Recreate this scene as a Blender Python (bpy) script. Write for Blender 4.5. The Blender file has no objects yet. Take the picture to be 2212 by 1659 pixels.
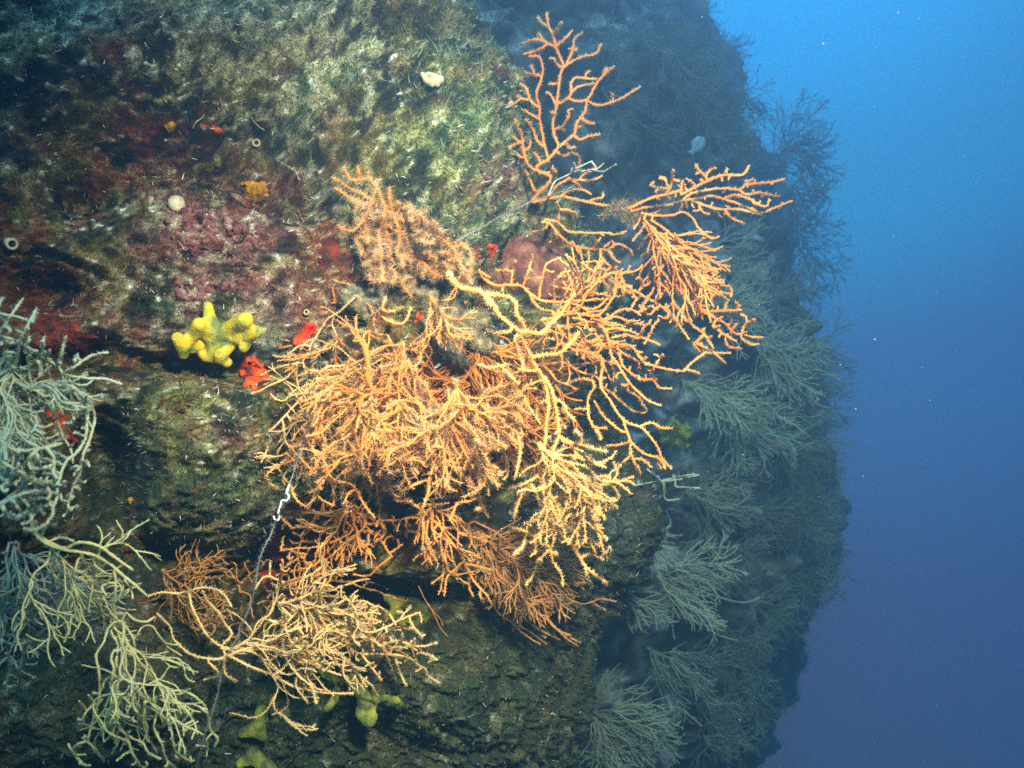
import bpy, bmesh, math, random
import numpy as np
from mathutils import Vector
from mathutils.bvhtree import BVHTree

random.seed(7)
rng = np.random.default_rng(7)
S = bpy.context.scene
C = S.collection
K = 0.5625 / 1106.0          # tangent per display pixel (the photograph seen at 2212 x 1659)

# ------------------------------------------------------------------ camera, water light, sun, strobe, exposure
cam = bpy.data.cameras.new('camera'); cam.lens = 32; cam.sensor_width = 36; cam.clip_start = 0.02; cam.clip_end = 200
cam.dof.use_dof = True; cam.dof.focus_distance = 1.15; cam.dof.aperture_fstop = 8.0
co = bpy.data.objects.new('camera', cam); C.objects.link(co); co.rotation_euler = (math.pi / 2, 0, 0); S.camera = co

W = bpy.data.worlds.new('World'); S.world = W; W.use_nodes = True
wn = W.node_tree.nodes; wl = W.node_tree.links
bg = wn['Background']
tc = wn.new('ShaderNodeTexCoord')
dp = wn.new('ShaderNodeVectorMath'); dp.operation = 'DOT_PRODUCT'
glow = Vector(((1640 - 1106) * K, 1.0, (829 + 560) * K)).normalized()
dp.inputs[1].default_value = glow
wl.new(tc.outputs['Generated'], dp.inputs[0])
rp = wn.new('ShaderNodeValToRGB'); rp.color_ramp.interpolation = 'EASE'
els = rp.color_ramp.elements
els[0].position = 0.0; els[0].color = (0.12, 0.25, 0.28, 1)
els[1].position = 1.0; els[1].color = (0.02, 1.25, 3.9, 1)
for p, c in ((0.5, (0.14, 0.26, 0.32)), (0.70, (0.19, 0.14, 0.32)), (0.83, (0.22, 0.18, 0.55)), (0.915, (0.17, 0.31, 0.93)), (0.96, (0.07, 0.72, 1.8))):
    e = els.new(p); e.color = (*c, 1)
mr = wn.new('ShaderNodeMapRange'); mr.inputs[1].default_value = -1; mr.inputs[2].default_value = 1
wl.new(dp.outputs['Value'], mr.inputs[0]); wl.new(mr.outputs[0], rp.inputs[0]); wl.new(rp.outputs[0], bg.inputs[0])
bg.inputs[1].default_value = 1.0

def aim(o, loc, to):
    o.location = loc
    o.rotation_euler = (Vector(to) - Vector(loc)).to_track_quat('-Z', 'Y').to_euler()
sun = bpy.data.lights.new('sun', 'SUN'); sun.energy = 5.0; sun.angle = math.radians(30); sun.color = (0.38, 0.68, 0.88)
so = bpy.data.objects.new('sun', sun); C.objects.link(so); aim(so, (0, 0, 3), (0.10, 1.1, 0))
so.rotation_euler = Vector((0.10, 0.75, -1.0)).to_track_quat('-Z', 'Y').to_euler()
# the diver's strobe: a lamp held above the lens, the warm light that falls on the near sea fans
st = bpy.data.lights.new('diver_strobe', 'SPOT'); st.energy = 255; st.color = (1.0, 0.85, 0.66)
st.spot_size = math.radians(72); st.spot_blend = 1.0; st.shadow_soft_size = 0.05
sto = bpy.data.objects.new('diver_strobe', st); C.objects.link(sto); aim(sto, (0.16, 0.02, 0.42), (0.06, 1.15, -0.01))

S.view_settings.view_transform = 'Standard'; S.view_settings.look = 'None'; S.view_settings.exposure = 0.28; S.view_settings.gamma = 1.0
cy = S.cycles
cy.max_bounces = 4; cy.diffuse_bounces = 2; cy.glossy_bounces = 1; cy.transmission_bounces = 1; cy.volume_bounces = 0; cy.transparent_max_bounces = 4
cy.caustics_reflective = False; cy.caustics_refractive = False
cy.use_denoising = False

# ------------------------------------------------------------------ helpers
def vnoise(p, seed=0):
    p = np.asarray(p, dtype=np.float64)
    i = np.floor(p).astype(np.int64); f = p - i
    f = f * f * f * (f * (f * 6 - 15) + 10)
    def h(a, b, c):
        n = (a * 374761393 + b * 668265263 + c * 2147483647 + seed * 974634777) & 0xFFFFFFFF
        n = ((n ^ (n >> 13)) * 1274126177) & 0xFFFFFFFF
        n = ((n ^ (n >> 16)) * 2246822519) & 0xFFFFFFFF
        return (n & 0xFFFFFF) / float(0xFFFFFF) * 2 - 1
    x, y, z = i[..., 0], i[..., 1], i[..., 2]
    fx, fy, fz = f[..., 0], f[..., 1], f[..., 2]
    def lx(b, c): return h(x, b, c) * (1 - fx) + h(x + 1, b, c) * fx
    a = lx(y, z) * (1 - fy) + lx(y + 1, z) * fy
    b = lx(y, z + 1) * (1 - fy) + lx(y + 1, z + 1) * fy
    return a * (1 - fz) + b * fz

def fbm(p, sc, octs=4, seed=0, gain=0.5):
    q = np.asarray(p) * sc; a = 1.0; t = 0.0; out = 0
    for o in range(octs):
        out = out + a * vnoise(q, seed + o * 17); t += a; a *= gain; q = q * 2.03 + 11.7
    return out / t

def sst(x, a, b):
    t = np.clip((x - a) / (b - a), 0, 1); return t * t * (3 - 2 * t)

def P(px, py, d): return np.array(((px - 1106) * K * d, d, -(py - 829.5) * K * d))
def Pv(px, py, d): return np.stack(((px - 1106) * K * d, d + 0 * px, -(py - 829.5) * K * d), -1)

def mesh_np(name, verts, faces, mats, parent=None, smooth=True, col=None, uvcol='Col'):
    """faces: list of (array Nxk)"""
    me = bpy.data.meshes.new(name)
    verts = np.asarray(verts, dtype=np.float32)
    me.vertices.add(len(verts)); me.vertices.foreach_set('co', verts.ravel())
    nl = sum(f.size for f in faces); npoly = sum(len(f) for f in faces)
    me.loops.add(nl); me.polygons.add(npoly)
    me.loops.foreach_set('vertex_index', np.concatenate([f.ravel() for f in faces]).astype(np.int32))
    starts = []; o = 0
    for f in faces:
        starts.append(o + np.arange(len(f)) * f.shape[1]); o += f.size
    me.polygons.foreach_set('loop_start', np.concatenate(starts).astype(np.int32))
    me.update(calc_edges=True)
    if smooth: me.polygons.foreach_set('use_smooth', np.ones(npoly, dtype=bool))
    if col is not None:
        at = me.color_attributes.new(uvcol, 'FLOAT_COLOR', 'POINT')
        c4 = np.ones((len(verts), 4), dtype=np.float32); c4[:, :3] = col
        at.data.foreach_set('color', c4.ravel())
    me.validate()
    me.materials.append(mats)
    o = bpy.data.objects.new(name, me); C.objects.link(o)
    if parent is not None: o.parent = parent
    return o

def tag(o, label=None, cat=None, group=None, kind=None):
    if label: o['label'] = label
    if cat: o['category'] = cat
    if group: o['group'] = group
    if kind: o['kind'] = kind
    return o

def empty(name, loc=(0, 0, 0)):
    o = bpy.data.objects.new(name, None); C.objects.link(o); o.location = loc; o.empty_display_size = 0.05
    return o

def make_mat(name, rough=0.85, build=None):
    m = bpy.data.materials.new(name); m.use_nodes = True
    nt = m.node_tree; b = nt.nodes['Principled BSDF']; b.inputs['Roughness'].default_value = rough
    b.inputs['Specular IOR Level'].default_value = 0.25
    if build: build(nt, b)
    return m

def noise_ramp(nt, b, scale, stops, detail=4, bump=0.0, bscale=None, bdist=0.002):
    tcn = nt.nodes.new('ShaderNodeTexCoord')
    n = nt.nodes.new('ShaderNodeTexNoise'); n.inputs['Scale'].default_value = scale; n.inputs['Detail'].default_value = detail
    nt.links.new(tcn.outputs['Object'], n.inputs['Vector'])
    r = nt.nodes.new('ShaderNodeValToRGB'); e = r.color_ramp.elements
    e[0].position = stops[0][0]; e[0].color = (*stops[0][1], 1); e[1].position = stops[-1][0]; e[1].color = (*stops[-1][1], 1)
    for p, c in stops[1:-1]:
        k = e.new(p); k.color = (*c, 1)
    nt.links.new(n.outputs['Fac'], r.inputs[0]); nt.links.new(r.outputs[0], b.inputs['Base Color'])
    if bump:
        n2 = nt.nodes.new('ShaderNodeTexNoise'); n2.inputs['Scale'].default_value = bscale or scale * 4; n2.inputs['Detail'].default_value = 3
        nt.links.new(tcn.outputs['Object'], n2.inputs['Vector'])
        bm_ = nt.nodes.new('ShaderNodeBump'); bm_.inputs['Strength'].default_value = bump; bm_.inputs['Distance'].default_value = bdist
        nt.links.new(n2.outputs['Fac'], bm_.inputs['Height']); nt.links.new(bm_.outputs[0], b.inputs['Normal'])

def mat_noise(name, scale, stops, rough=0.85, **kw):
    return make_mat(name, rough, lambda nt, b: noise_ramp(nt, b, scale, stops, **kw))

def _rock(nt, b):
    a = nt.nodes.new('ShaderNodeVertexColor'); a.layer_name = 'Col'
    tcn = nt.nodes.new('ShaderNodeTexCoord')
    n = nt.nodes.new('ShaderNodeTexNoise'); n.inputs['Scale'].default_value = 330; n.inputs['Detail'].default_value = 5; n.inputs['Roughness'].default_value = 0.7
    nt.links.new(tcn.outputs['Object'], n.inputs['Vector'])
    m = nt.nodes.new('ShaderNodeMapRange'); m.inputs[1].default_value = 0.36; m.inputs[2].default_value = 0.66; m.inputs[3].default_value = 0.2; m.inputs[4].default_value = 2.0
    nt.links.new(n.outputs['Fac'], m.inputs[0])
    mx = nt.nodes.new('ShaderNodeMix'); mx.data_type = 'RGBA'; mx.blend_type = 'MULTIPLY'; mx.inputs[0].default_value = 1
    nt.links.new(a.outputs['Color'], mx.inputs[6]); nt.links.new(m.outputs[0], mx.inputs[7])
    nt.links.new(mx.outputs[2], b.inputs['Base Color'])
    bm_ = nt.nodes.new('ShaderNodeBump'); bm_.inputs['Strength'].default_value = 0.7; bm_.inputs['Distance'].default_value = 0.003
    nt.links.new(n.outputs['Fac'], bm_.inputs['Height']); nt.links.new(bm_.outputs[0], b.inputs['Normal'])
M_rock = make_mat('encrusted_rock', 0.9, _rock)

def _vc(nt, b):
    a = nt.nodes.new('ShaderNodeVertexColor'); a.layer_name = 'Col'
    nt.links.new(a.outputs['Color'], b.inputs['Base Color'])
M_turf = make_mat('turf_blades', 0.8, _vc)

M_fan = mat_noise('orange_fan_tissue', 14, [(0.30, (0.70, 0.17, 0.022)), (0.5, (0.80, 0.26, 0.045)), (0.72, (0.82, 0.38, 0.11))], 0.7, bump=0.5, bscale=700)
M_fanp = mat_noise('orange_fan_polyps', 40, [(0.3, (0.82, 0.36, 0.10)), (0.7, (0.86, 0.58, 0.27))], 0.8)
M_cream = mat_noise('yellow_fan_tissue', 26, [(0.30, (0.78, 0.27, 0.04)), (0.7, (0.82, 0.38, 0.085))], 0.7, bump=0.5, bscale=700)
M_creamp = mat_noise('cream_polyps', 40, [(0.3, (0.84, 0.46, 0.15)), (0.7, (0.88, 0.66, 0.34))], 0.8)
M_straw = mat_noise('straw_fan_tissue', 20, [(0.3, (0.48, 0.40, 0.15)), (0.7, (0.56, 0.50, 0.24))], 0.8)
M_strawp = mat_noise('straw_fan_polyps', 40, [(0.3, (0.46, 0.46, 0.26)), (0.7, (0.58, 0.58, 0.40))], 0.8)
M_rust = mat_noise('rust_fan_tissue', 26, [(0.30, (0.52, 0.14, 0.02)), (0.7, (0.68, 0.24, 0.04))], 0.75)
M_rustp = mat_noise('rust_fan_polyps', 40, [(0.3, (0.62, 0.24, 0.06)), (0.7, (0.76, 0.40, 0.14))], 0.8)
M_buff = mat_noise('buff_fan_tissue', 26, [(0.30, (0.66, 0.36, 0.13)), (0.7, (0.72, 0.48, 0.22))], 0.75, bump=0.5, bscale=700)
M_brown = mat_noise('brown_fan_tissue', 26, [(0.3, (0.36, 0.12, 0.03)), (0.7, (0.58, 0.26, 0.07))], 0.7, bump=0.5, bscale=700)
M_brownp = mat_noise('brown_fan_polyps', 40, [(0.3, (0.52, 0.26, 0.09)), (0.7, (0.72, 0.48, 0.24))], 0.8)
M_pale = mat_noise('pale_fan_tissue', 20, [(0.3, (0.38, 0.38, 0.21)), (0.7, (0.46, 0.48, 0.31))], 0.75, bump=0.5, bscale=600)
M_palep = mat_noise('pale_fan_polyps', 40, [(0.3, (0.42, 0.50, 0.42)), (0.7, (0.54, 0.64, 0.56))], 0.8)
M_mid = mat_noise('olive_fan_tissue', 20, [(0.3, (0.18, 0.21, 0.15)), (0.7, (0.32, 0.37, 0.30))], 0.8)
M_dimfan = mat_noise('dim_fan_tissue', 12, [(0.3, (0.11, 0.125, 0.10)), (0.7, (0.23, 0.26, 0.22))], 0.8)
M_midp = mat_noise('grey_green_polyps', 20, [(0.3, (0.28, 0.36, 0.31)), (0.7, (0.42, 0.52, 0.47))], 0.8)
M_grey = mat_noise('grey_overgrowth', 60, [(0.3, (0.30, 0.29, 0.24)), (0.7, (0.62, 0.60, 0.52))], 0.9)
M_line2 = mat_noise('pale_silted_line', 25, [(0.35, (0.16, 0.15, 0.12)), (0.7, (0.40, 0.38, 0.33))], 0.9)
M_line = mat_noise('silted_line', 25, [(0.35, (0.05, 0.05, 0.045)), (0.6, (0.26, 0.27, 0.26)), (0.75, (0.5, 0.5, 0.48))], 0.9)
M_silt = mat_noise('peach_silt', 30, [(0.35, (0.42, 0.20, 0.08)), (0.65, (0.66, 0.44, 0.25))], 0.9)
M_greenfan = mat_noise('yellow_green_crinoid', 30, [(0.3, (0.30, 0.34, 0.03)), (0.7, (0.5, 0.5, 0.07))], 0.8)

# ------------------------------------------------------------------ rock walls
def catmull(pts, n):
    pts = np.asarray(pts, float); t = np.linspace(0, len(pts) - 1, n)
    i = np.clip(np.floor(t).astype(int), 0, len(pts) - 2); f = (t - i)[:, None]
    pp = np.vstack([2 * pts[0] - pts[1], pts, 2 * pts[-1] - pts[-2]])
    p0, p1, p2, p3 = pp[i], pp[i + 1], pp[i + 2], pp[i + 3]
    return 0.5 * (2 * p1 + (p2 - p0) * f + (2 * p0 - 5 * p1 + 4 * p2 - p3) * f ** 2 + (3 * p1 - p0 - 3 * p2 + p3) * f ** 3)

def resamp(pts, n):
    pts = np.asarray(pts, float); d = np.r_[0, np.cumsum(np.linalg.norm(np.diff(pts, axis=0), axis=1))]
    t = np.linspace(0, d[-1], n); return np.stack([np.interp(t, d, pts[:, k]) for k in range(pts.shape[1])], -1)

def wall_grid(profile, edge, dedge, zs, nu, wfun):
    pr = resamp(catmull(profile, 400), nu)
    ez = -(np.array([e[0] for e in edge]) - 829.5) * K * dedge
    ex = (np.array([e[1] for e in edge]) - 1106) * K * dedge
    o = np.argsort(ez); sh = np.interp(zs, ez[o], ex[o])
    k = np.ones(9) / 9; sh = np.convolve(np.pad(sh, 4, mode='edge'), k, 'valid')
    w = wfun(pr)
    G = np.zeros((len(zs), nu, 3))
    G[..., 0] = pr[None, :, 0] + sh[:, None] * w[None, :]
    G[..., 1] = pr[None, :, 1]
    G[..., 2] = zs[:, None]
    return G

def gnormals(G):
    du = np.gradient(G, axis=1); dv = np.gradient(G, axis=0)
    n = np.cross(du, dv); n /= np.linalg.norm(n, axis=-1, keepdims=True) + 1e-12
    return n

def grid_faces(nv, nu):
    i = np.arange(nv * nu).reshape(nv, nu)
    return np.stack([i[:-1, :-1], i[:-1, 1:], i[1:, 1:], i[1:, :-1]], -1).reshape(-1, 4)

def proj(G):
    d = np.maximum(G[..., 1], 0.2)
    return G[..., 0] / d / K + 1106, 829.5 - G[..., 2] / d / K

def gau(px, py, cx, cy, rx, ry, ang=0):
    a = math.radians(ang); dx, dy = px - cx, py - cy
    u = (dx * math.cos(a) + dy * math.sin(a)) / rx; v = (-dx * math.sin(a) + dy * math.cos(a)) / ry
    return np.exp(-(u * u + v * v))

near_prof = [(-1.9, 0.45), (-1.2, 0.75), (-0.62, 1.03), (-0.32, 1.2), (-0.12, 1.31), (-0.02, 1.43), (0.035, 1.6), (0.045, 1.85), (0.0, 2.4)]
near_edge = [(-300, 640), (-100, 720), (0, 790), (80, 900), (180, 985), (300, 1045), (400, 1095), (480, 1150), (560, 1200), (640, 1250), (760, 1235), (880, 1225), (1000, 1275), (1100, 1310), (1200, 1300), (1350, 1240), (1450, 1215), (1659, 1175), (1900, 1150)]
zs = np.r_[np.linspace(-1.1, -0.68, 60, endpoint=False), np.linspace(-0.68, 0.68, 840), np.linspace(0.69, 1.1, 60)]
NU = 860
G = wall_grid(near_prof, near_edge, 1.6, zs, NU, lambda pr: sst(pr[:, 0], -0.62, -0.12) * (pr[:, 1] < 1.31) + (pr[:, 1] >= 1.31))
PX, PY = proj(G)
n0 = gnormals(G)
bumps = [  # px, py, rx, ry, angle, height in metres
    (880, 310, 200, 170, 40, 0.095), (560, 90, 420, 60, -4, 0.055), (330, 305, 220, 55, 4, -0.065), (360, 205, 260, 45, 3, 0.03),
    (570, 300, 120, 80, 20, -0.085), (640, 390, 70, 60, 40, -0.09), (450, 510, 150, 70, 0, 0.045), (170, 410, 70, 45, 0, -0.07),
    (400, 790, 150, 35, 4, -0.05), (180, 770, 90, 40, -20, -0.05), (430, 935, 150, 110, 0, 0.085), (230, 1050, 90, 160, 0, -0.11), (360, 1225, 120, 70, -20, -0.045), (620, 1250, 120, 80, 25, -0.06),
    (390, 1090, 160, 70, 0, 0.04), (880, 700, 180, 140, 40, 0.05), (150, 1560, 220, 120, 0, 0.02), (560, 1340, 200, 90, 0, -0.10),
    (1000, 1490, 190, 140, 0, 0.035), (870, 1330, 130, 70, 0, -0.11), (800, 1590, 120, 70, 25, -0.03), (100, 1300, 140, 120, 0, -0.10),
    (1090, 610, 60, 90, 0, -0.06), (820, 120, 90, 50, 20, -0.04), (720, 1180, 140, 60, 0, -0.05), (300, 1450, 120, 110, 0, 0.06),
    (1330, 1120, 60, 120, 0, 0.03), (100, 620, 120, 60, 0, -0.07), (1080, 1350, 100, 80, 0, -0.04), (690, 250, 60, 120, 30, 0.02),
]
H = np.zeros(PX.shape)
for b in bumps: H += (1.3 if b[5] > 0 else 1.75) * b[5] * gau(PX, PY, *b[:5])
Q = G + n0 * H[..., None]; Q[..., 2] *= 0.95
H += 0.050 * fbm(Q, 4.0, 3, 3) + 0.024 * (1 - 2 * np.abs(fbm(Q, 11, 3, 9))) - 0.012
rg = 1 - np.abs(fbm(Q, 34, 3, 21)) * 2
H += 0.013 * rg + 0.011 * fbm(Q, 80, 2, 31) + 0.009 * fbm(Q, 170, 2, 37)
GN = G + n0 * (H * sst(PX, -3000, -200))[..., None]
nN = gnormals(GN)
PX, PY = proj(GN)
# colours of what grows on the rock: turf, coralline crusts, algae, bare stone, plus painted light and shade
c_dark = np.array((0.030, 0.036, 0.018)); c_olive = np.array((0.20, 0.165, 0.030)); c_tan = np.array((0.36, 0.31, 0.21)); c_green = np.array((0.085, 0.17, 0.07))
c_pink = np.array((0.40, 0.17, 0.16)); c_red = np.array((0.24, 0.038, 0.015)); c_white = np.array((0.72, 0.70, 0.62)); c_grey = np.array((0.22, 0.27, 0.28))
def mixc(col, c, w): return col * (1 - w[..., None]) + c * w[..., None]
f1 = fbm(Q, 7, 4, 41); f2 = fbm(Q, 16, 4, 51); f3 = fbm(Q, 60, 4, 61, 0.65); f4 = fbm(Q, 150, 2, 71); f5 = fbm(Q, 33, 4, 81, 0.6)
col = np.zeros(GN.shape) + c_dark
col = mixc(col, c_olive, sst(f2 + 0.5 * f3, -0.22, 0.35) * 0.9)
col = mixc(col, c_green, sst(f1 + 0.3 * f3 + 0.7 * sst(PX + 0.5 * PY, 900, 1250) * sst(-PY, -620, -250) - 0.2, 0.0, 0.35) * 0.8)
yel = gau(PX, PY, 860, 330, 210, 190, 45)
col = mixc(col, c_olive * 1.25, yel * sst(f5, -0.2, 0.35) * 0.7)
crust = np.maximum.reduce([gau(PX, PY, 460, 520, 190, 110), 0.9 * gau(PX, PY, 500, 640, 260, 90), 0.6 * gau(PX, PY, 560, 740, 140, 60), 0.75 * gau(PX, PY, 1090, 400, 60, 60), 0.5 * gau(PX, PY, 480, 930, 150, 60), 0.5 * gau(PX, PY, 250, 690, 150, 70), 0.55 * gau(PX, PY, 640, 120, 120, 80)])
col = mixc(col, c_pink, np.clip(crust * sst(f5 + 0.4 * f3, -0.35, 0.2), 0, 1) * 0.85)
redm = np.maximum.reduce([gau(PX, PY, 300, 305, 120, 40, 5), gau(PX, PY, 180, 420, 50, 35), 0.8 * gau(PX, PY, 700, 540, 90, 110), 0.7 * gau(PX, PY, 270, 370, 140, 50), 0.7 * gau(PX, PY, 1050, 400, 60, 40), 0.7 * gau(PX, PY, 580, 420, 110, 80), gau(PX, PY, 640, 1180, 100, 90), gau(PX, PY, 80, 700, 110, 60), 0.6 * gau(PX, PY, 640, 950, 60, 60)])
col = mixc(col, c_red, np.clip(redm * sst(f5 + 0.3 * f3, -0.4, 0.1) * 1.1, 0, 1))
pal = sst(f3 + 0.35 * f1 + 0.22 * rg, 0.16, 0.46)
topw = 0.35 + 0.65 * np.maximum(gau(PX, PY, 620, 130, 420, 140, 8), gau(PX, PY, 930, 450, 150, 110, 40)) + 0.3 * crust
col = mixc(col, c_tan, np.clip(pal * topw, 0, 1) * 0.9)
bluegrey = np.maximum.reduce([gau(PX, PY, 180, 20, 130, 60), 0.8 * gau(PX, PY, 500, 40, 200, 50), 0.8 * gau(PX, PY, 520, 780, 60, 22, -20), 0.9 * gau(PX, PY, 230, 1400, 70, 110), gau(PX, PY, 1320, 1110, 40, 70), 0.5 * gau(PX, PY, 100, 1600, 200, 90), 0.7 * gau(PX, PY, 400, 1560, 120, 60)])
col = mixc(col, c_grey, np.clip(bluegrey * sst(f3, -0.5, 0.3), 0, 1) * 0.9)
wht = sst(f4 + 0.6 * f3, 0.56, 0.72)
col = mixc(col, c_white, wht * 0.8)
lush_lit = np.maximum.reduce([gau(PX, PY, 700, 90, 420, 160, 6), gau(PX, PY, 900, 340, 200, 200, 30), 0.6 * gau(PX, PY, 420, 930, 160, 110)])  # thick green turf, also the mask for light painted on the upper rock
col = mixc(col, np.array((0.20, 0.23, 0.075)), lush_lit * 0.55 * sst(f3 + 0.5 * f2, -0.25, 0.3))
col *= (0.36 + 0.62 * sst(f3 + 0.5 * f4, -0.45, 0.45))[..., None] * (1 + 0.55 * lush_lit)[..., None]  # last factor brightens the upper rock's colour like strobe and sun light
low = np.maximum.reduce([sst(PY, 1230, 1420), 0.8 * gau(PX, PY, 300, 1060, 330, 150), sst(PX, 1120, 1240) * sst(PY, 600, 900)])  # dark green growth, also the mask for shade painted on the lower rock
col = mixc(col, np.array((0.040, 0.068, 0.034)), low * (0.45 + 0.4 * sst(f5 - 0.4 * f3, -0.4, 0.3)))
rust = sst(f5 - 0.5 * f1 + 0.3 * f3, 0.10, 0.40) * (1 - lush_lit) * (1 - 0.75 * low) * 0.6
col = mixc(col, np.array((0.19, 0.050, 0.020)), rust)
col = np.clip(col * 0.95 * (1 - 0.3 * low)[..., None], 0.010, 0.8)  # lower rock colour cut to imitate shade where the strobe reaches
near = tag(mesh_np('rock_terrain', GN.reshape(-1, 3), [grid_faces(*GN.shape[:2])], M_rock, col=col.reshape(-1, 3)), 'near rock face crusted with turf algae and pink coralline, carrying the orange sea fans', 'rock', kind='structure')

def coarse_bvh(Gr, st):
    g = Gr[::st, ::st]
    return BVHTree.FromPolygons([Vector(v) for v in g.reshape(-1, 3)], [tuple(f) for f in grid_faces(*g.shape[:2])])
bv_near = coarse_bvh(GN, 4)

mid_prof = [(-2.4, 1.9), (-1.5, 2.15), (-0.7, 2.45), (-0.25, 2.7), (-0.03, 3.0), (0.02, 3.5), (-0.05, 4.3)]
mid_edge = [(-500, 1080), (-100, 1160), (0, 1215), (90, 1300), (180, 1390), (260, 1450), (330, 1500), (420, 1560), (520, 1600), (650, 1650), (800, 1660), (1000, 1680), (1200, 1670), (1400, 1600), (1659, 1540), (2100, 1500)]
zm = np.linspace(-2.2, 2.2, 420)
GM = wall_grid(mid_prof, mid_edge, 3.2, zm, 360, lambda pr: np.ones(len(pr)))
far_prof = [(-4.2, 3.6), (-2.6, 4.1), (-1.2, 4.6), (-0.4, 5.0), (-0.04, 5.5), (0.05, 6.2), (-0.1, 7.0)]
far_edge = [(-600, 1375), (-200, 1395), (0, 1425), (80, 1475), (150, 1530), (220, 1570), (300, 1590), (400, 1615), (500, 1645), (650, 1660), (800, 1685), (1000, 1745), (1200, 1735), (1350, 1670), (1500, 1615), (1659, 1555), (2100, 1485)]
zf = np.linspace(-3.3, 3.3, 420)
GF = wall_grid(far_prof, far_edge, 5.8, zf, 360, lambda pr: np.ones(len(pr)))
def rough_wall(G, a, s0, seed):
    n = gnormals(G); q = G.copy(); q[..., 0] *= 0.8
    h = a * (0.9 * fbm(q, 1.1 * s0, 3, seed) + 0.8 * (0.5 - np.abs(fbm(q, 3.0 * s0, 3, seed + 5))) + 0.5 * fbm(q, 7 * s0, 4, seed + 9, 0.62) + 0.16 * fbm(q, 22 * s0, 2, seed + 13))
    g = G + n * h[..., None]
    c = np.zeros(G.shape) + np.array((0.06, 0.065, 0.07))
    t1 = fbm(q, 5 * s0, 4, seed + 20, 0.65)
    c = mixc(c, np.array((0.30, 0.30, 0.30)), sst(t1, 0.0, 0.5) * 0.8)
    c = mixc(c, np.array((0.12, 0.15, 0.10)), sst(fbm(q, 2.5 * s0, 3, seed + 25), 0.1, 0.5) * 0.7)
    c = mixc(c, np.array((0.50, 0.46, 0.50)), sst(fbm(q, 9 * s0, 4, seed + 30, 0.65), 0.08, 0.36) * 0.75)
    c = c * 0.78 * (0.35 + 1.3 * sst(fbm(q, 26 * s0, 3, seed + 40, 0.65), -0.35, 0.4))[..., None]
    return g, c
GM, cm = rough_wall(GM, 0.22, 1.0, 100)
GF, cf = rough_wall(GF, 0.30, 0.6, 200)
midw = tag(mesh_np('rock_terrain', GM.reshape(-1, 3), [grid_faces(*GM.shape[:2])], M_rock, col=cm.reshape(-1, 3)), 'dim blue green rock shoulder just behind the orange sea fans', 'rock', kind='structure')
farw = tag(mesh_np('cliff_terrain', GF.reshape(-1, 3), [grid_faces(*GF.shape[:2])], M_rock, col=cf.reshape(-1, 3)), 'dark hazy cliff edge falling away against the open blue water', 'cliff', kind='structure')
bv_mid = coarse_bvh(GM, 3); bv_far = coarse_bvh(GF, 3)

def hit(px, py, bvs=None):
    d = Vector(((px - 1106) * K, 1.0, -(py - 829.5) * K)).normalized()
    best = None
    for bv in (bvs or (bv_near,)):
        r = bv.ray_cast(Vector((0, 0, 0)), d)
        if r[0] is not None and (best is None or r[3] < best[3]): best = r
    if best is None: return None, None
    n = best[1]
    if n.dot(d) > 0: n = -n
    return best[0], n
def hdepth(px, py, bvs=None, default=1.4):
    p, n = hit(px, py, bvs); return p.y if p is not None else default

# ------------------------------------------------------------------ turf: countless short blades on the near rock
def blades(name, pos, nrm, length, width, cols, lean, mat, wild=0.5, curl=0.3):
    N = len(pos)
    d = nrm + wild * rng.normal(size=(N, 3)) + lean
    d /= np.linalg.norm(d, axis=1, keepdims=True)
    s = np.cross(d, rng.normal(size=(N, 3))); s /= np.linalg.norm(s, axis=1, keepdims=True) + 1e-9
    L = length[:, None]; w = width[:, None]
    bend = rng.normal(size=(N, 3)) * curl
    base = pos - nrm * 0.0015
    m_ = base + d * L * 0.55 + bend * L * 0.2
    t_ = base + d * L + bend * L
    V = np.stack([base - s * w, base + s * w, m_ + s * w * 0.75, m_ - s * w * 0.75, t_], 1).reshape(-1, 3)
    i = np.arange(N)[:, None] * 5
    Q4 = i + np.array([[0, 1, 2, 3]]); T3 = i + np.array([[3, 2, 4]])
    cc = np.repeat(cols, 5, axis=0)
    return mesh_np(name, V, [Q4, T3], mat, smooth=False, col=cc)

vis = (PX > -150) & (PX < 1400) & (PY > -120) & (PY < 1780) & (nN[..., 1] < 0.25)
idx = np.flatnonzero(vis.ravel())
dens = (0.35 + sst(f1 + f2, -0.3, 0.4) + 0.9 * lush_lit + 0.5 * low).ravel()[idx]; dens /= dens.sum()
sel = rng.choice(idx, 260000, p=dens)
pp = GN.reshape(-1, 3)[sel]; nn = nN.reshape(-1, 3)[sel]; cc = col.reshape(-1, 3)[sel]
pxs = PX.ravel()[sel]; pys = PY.ravel()[sel]
kk = rng.random(len(sel))
cc = cc * (0.35 + 1.3 * rng.random((len(sel), 1)) ** 1.3)
cc[kk < 0.045] = c_white * 0.8
cc[(kk > 0.045) & (kk < 0.20)] = cc[(kk > 0.045) & (kk < 0.20)] * 0.7 + c_tan * 0.5
grn = gau(pxs, pys, 960, 130, 90, 190, -32)
cc = cc * (1 - 0.6 * grn[:, None]) + np.array((0.13, 0.22, 0.10)) * 0.6 * grn[:, None]
cc = cc * (1 - 0.35 * low.ravel()[sel])[:, None]  # blades on the lower rock get the same painted shade
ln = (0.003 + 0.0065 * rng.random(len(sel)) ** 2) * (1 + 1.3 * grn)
tag(blades('algae_turf', pp, nn, ln, 0.0003 + 0.0006 * rng.random(len(sel)), np.clip(cc, 0, 0.85), np.array((0.25, 0.0, 0.35)), M_turf), 'short fuzzy algae turf covering the near rock', 'algae', kind='stuff')

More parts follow.
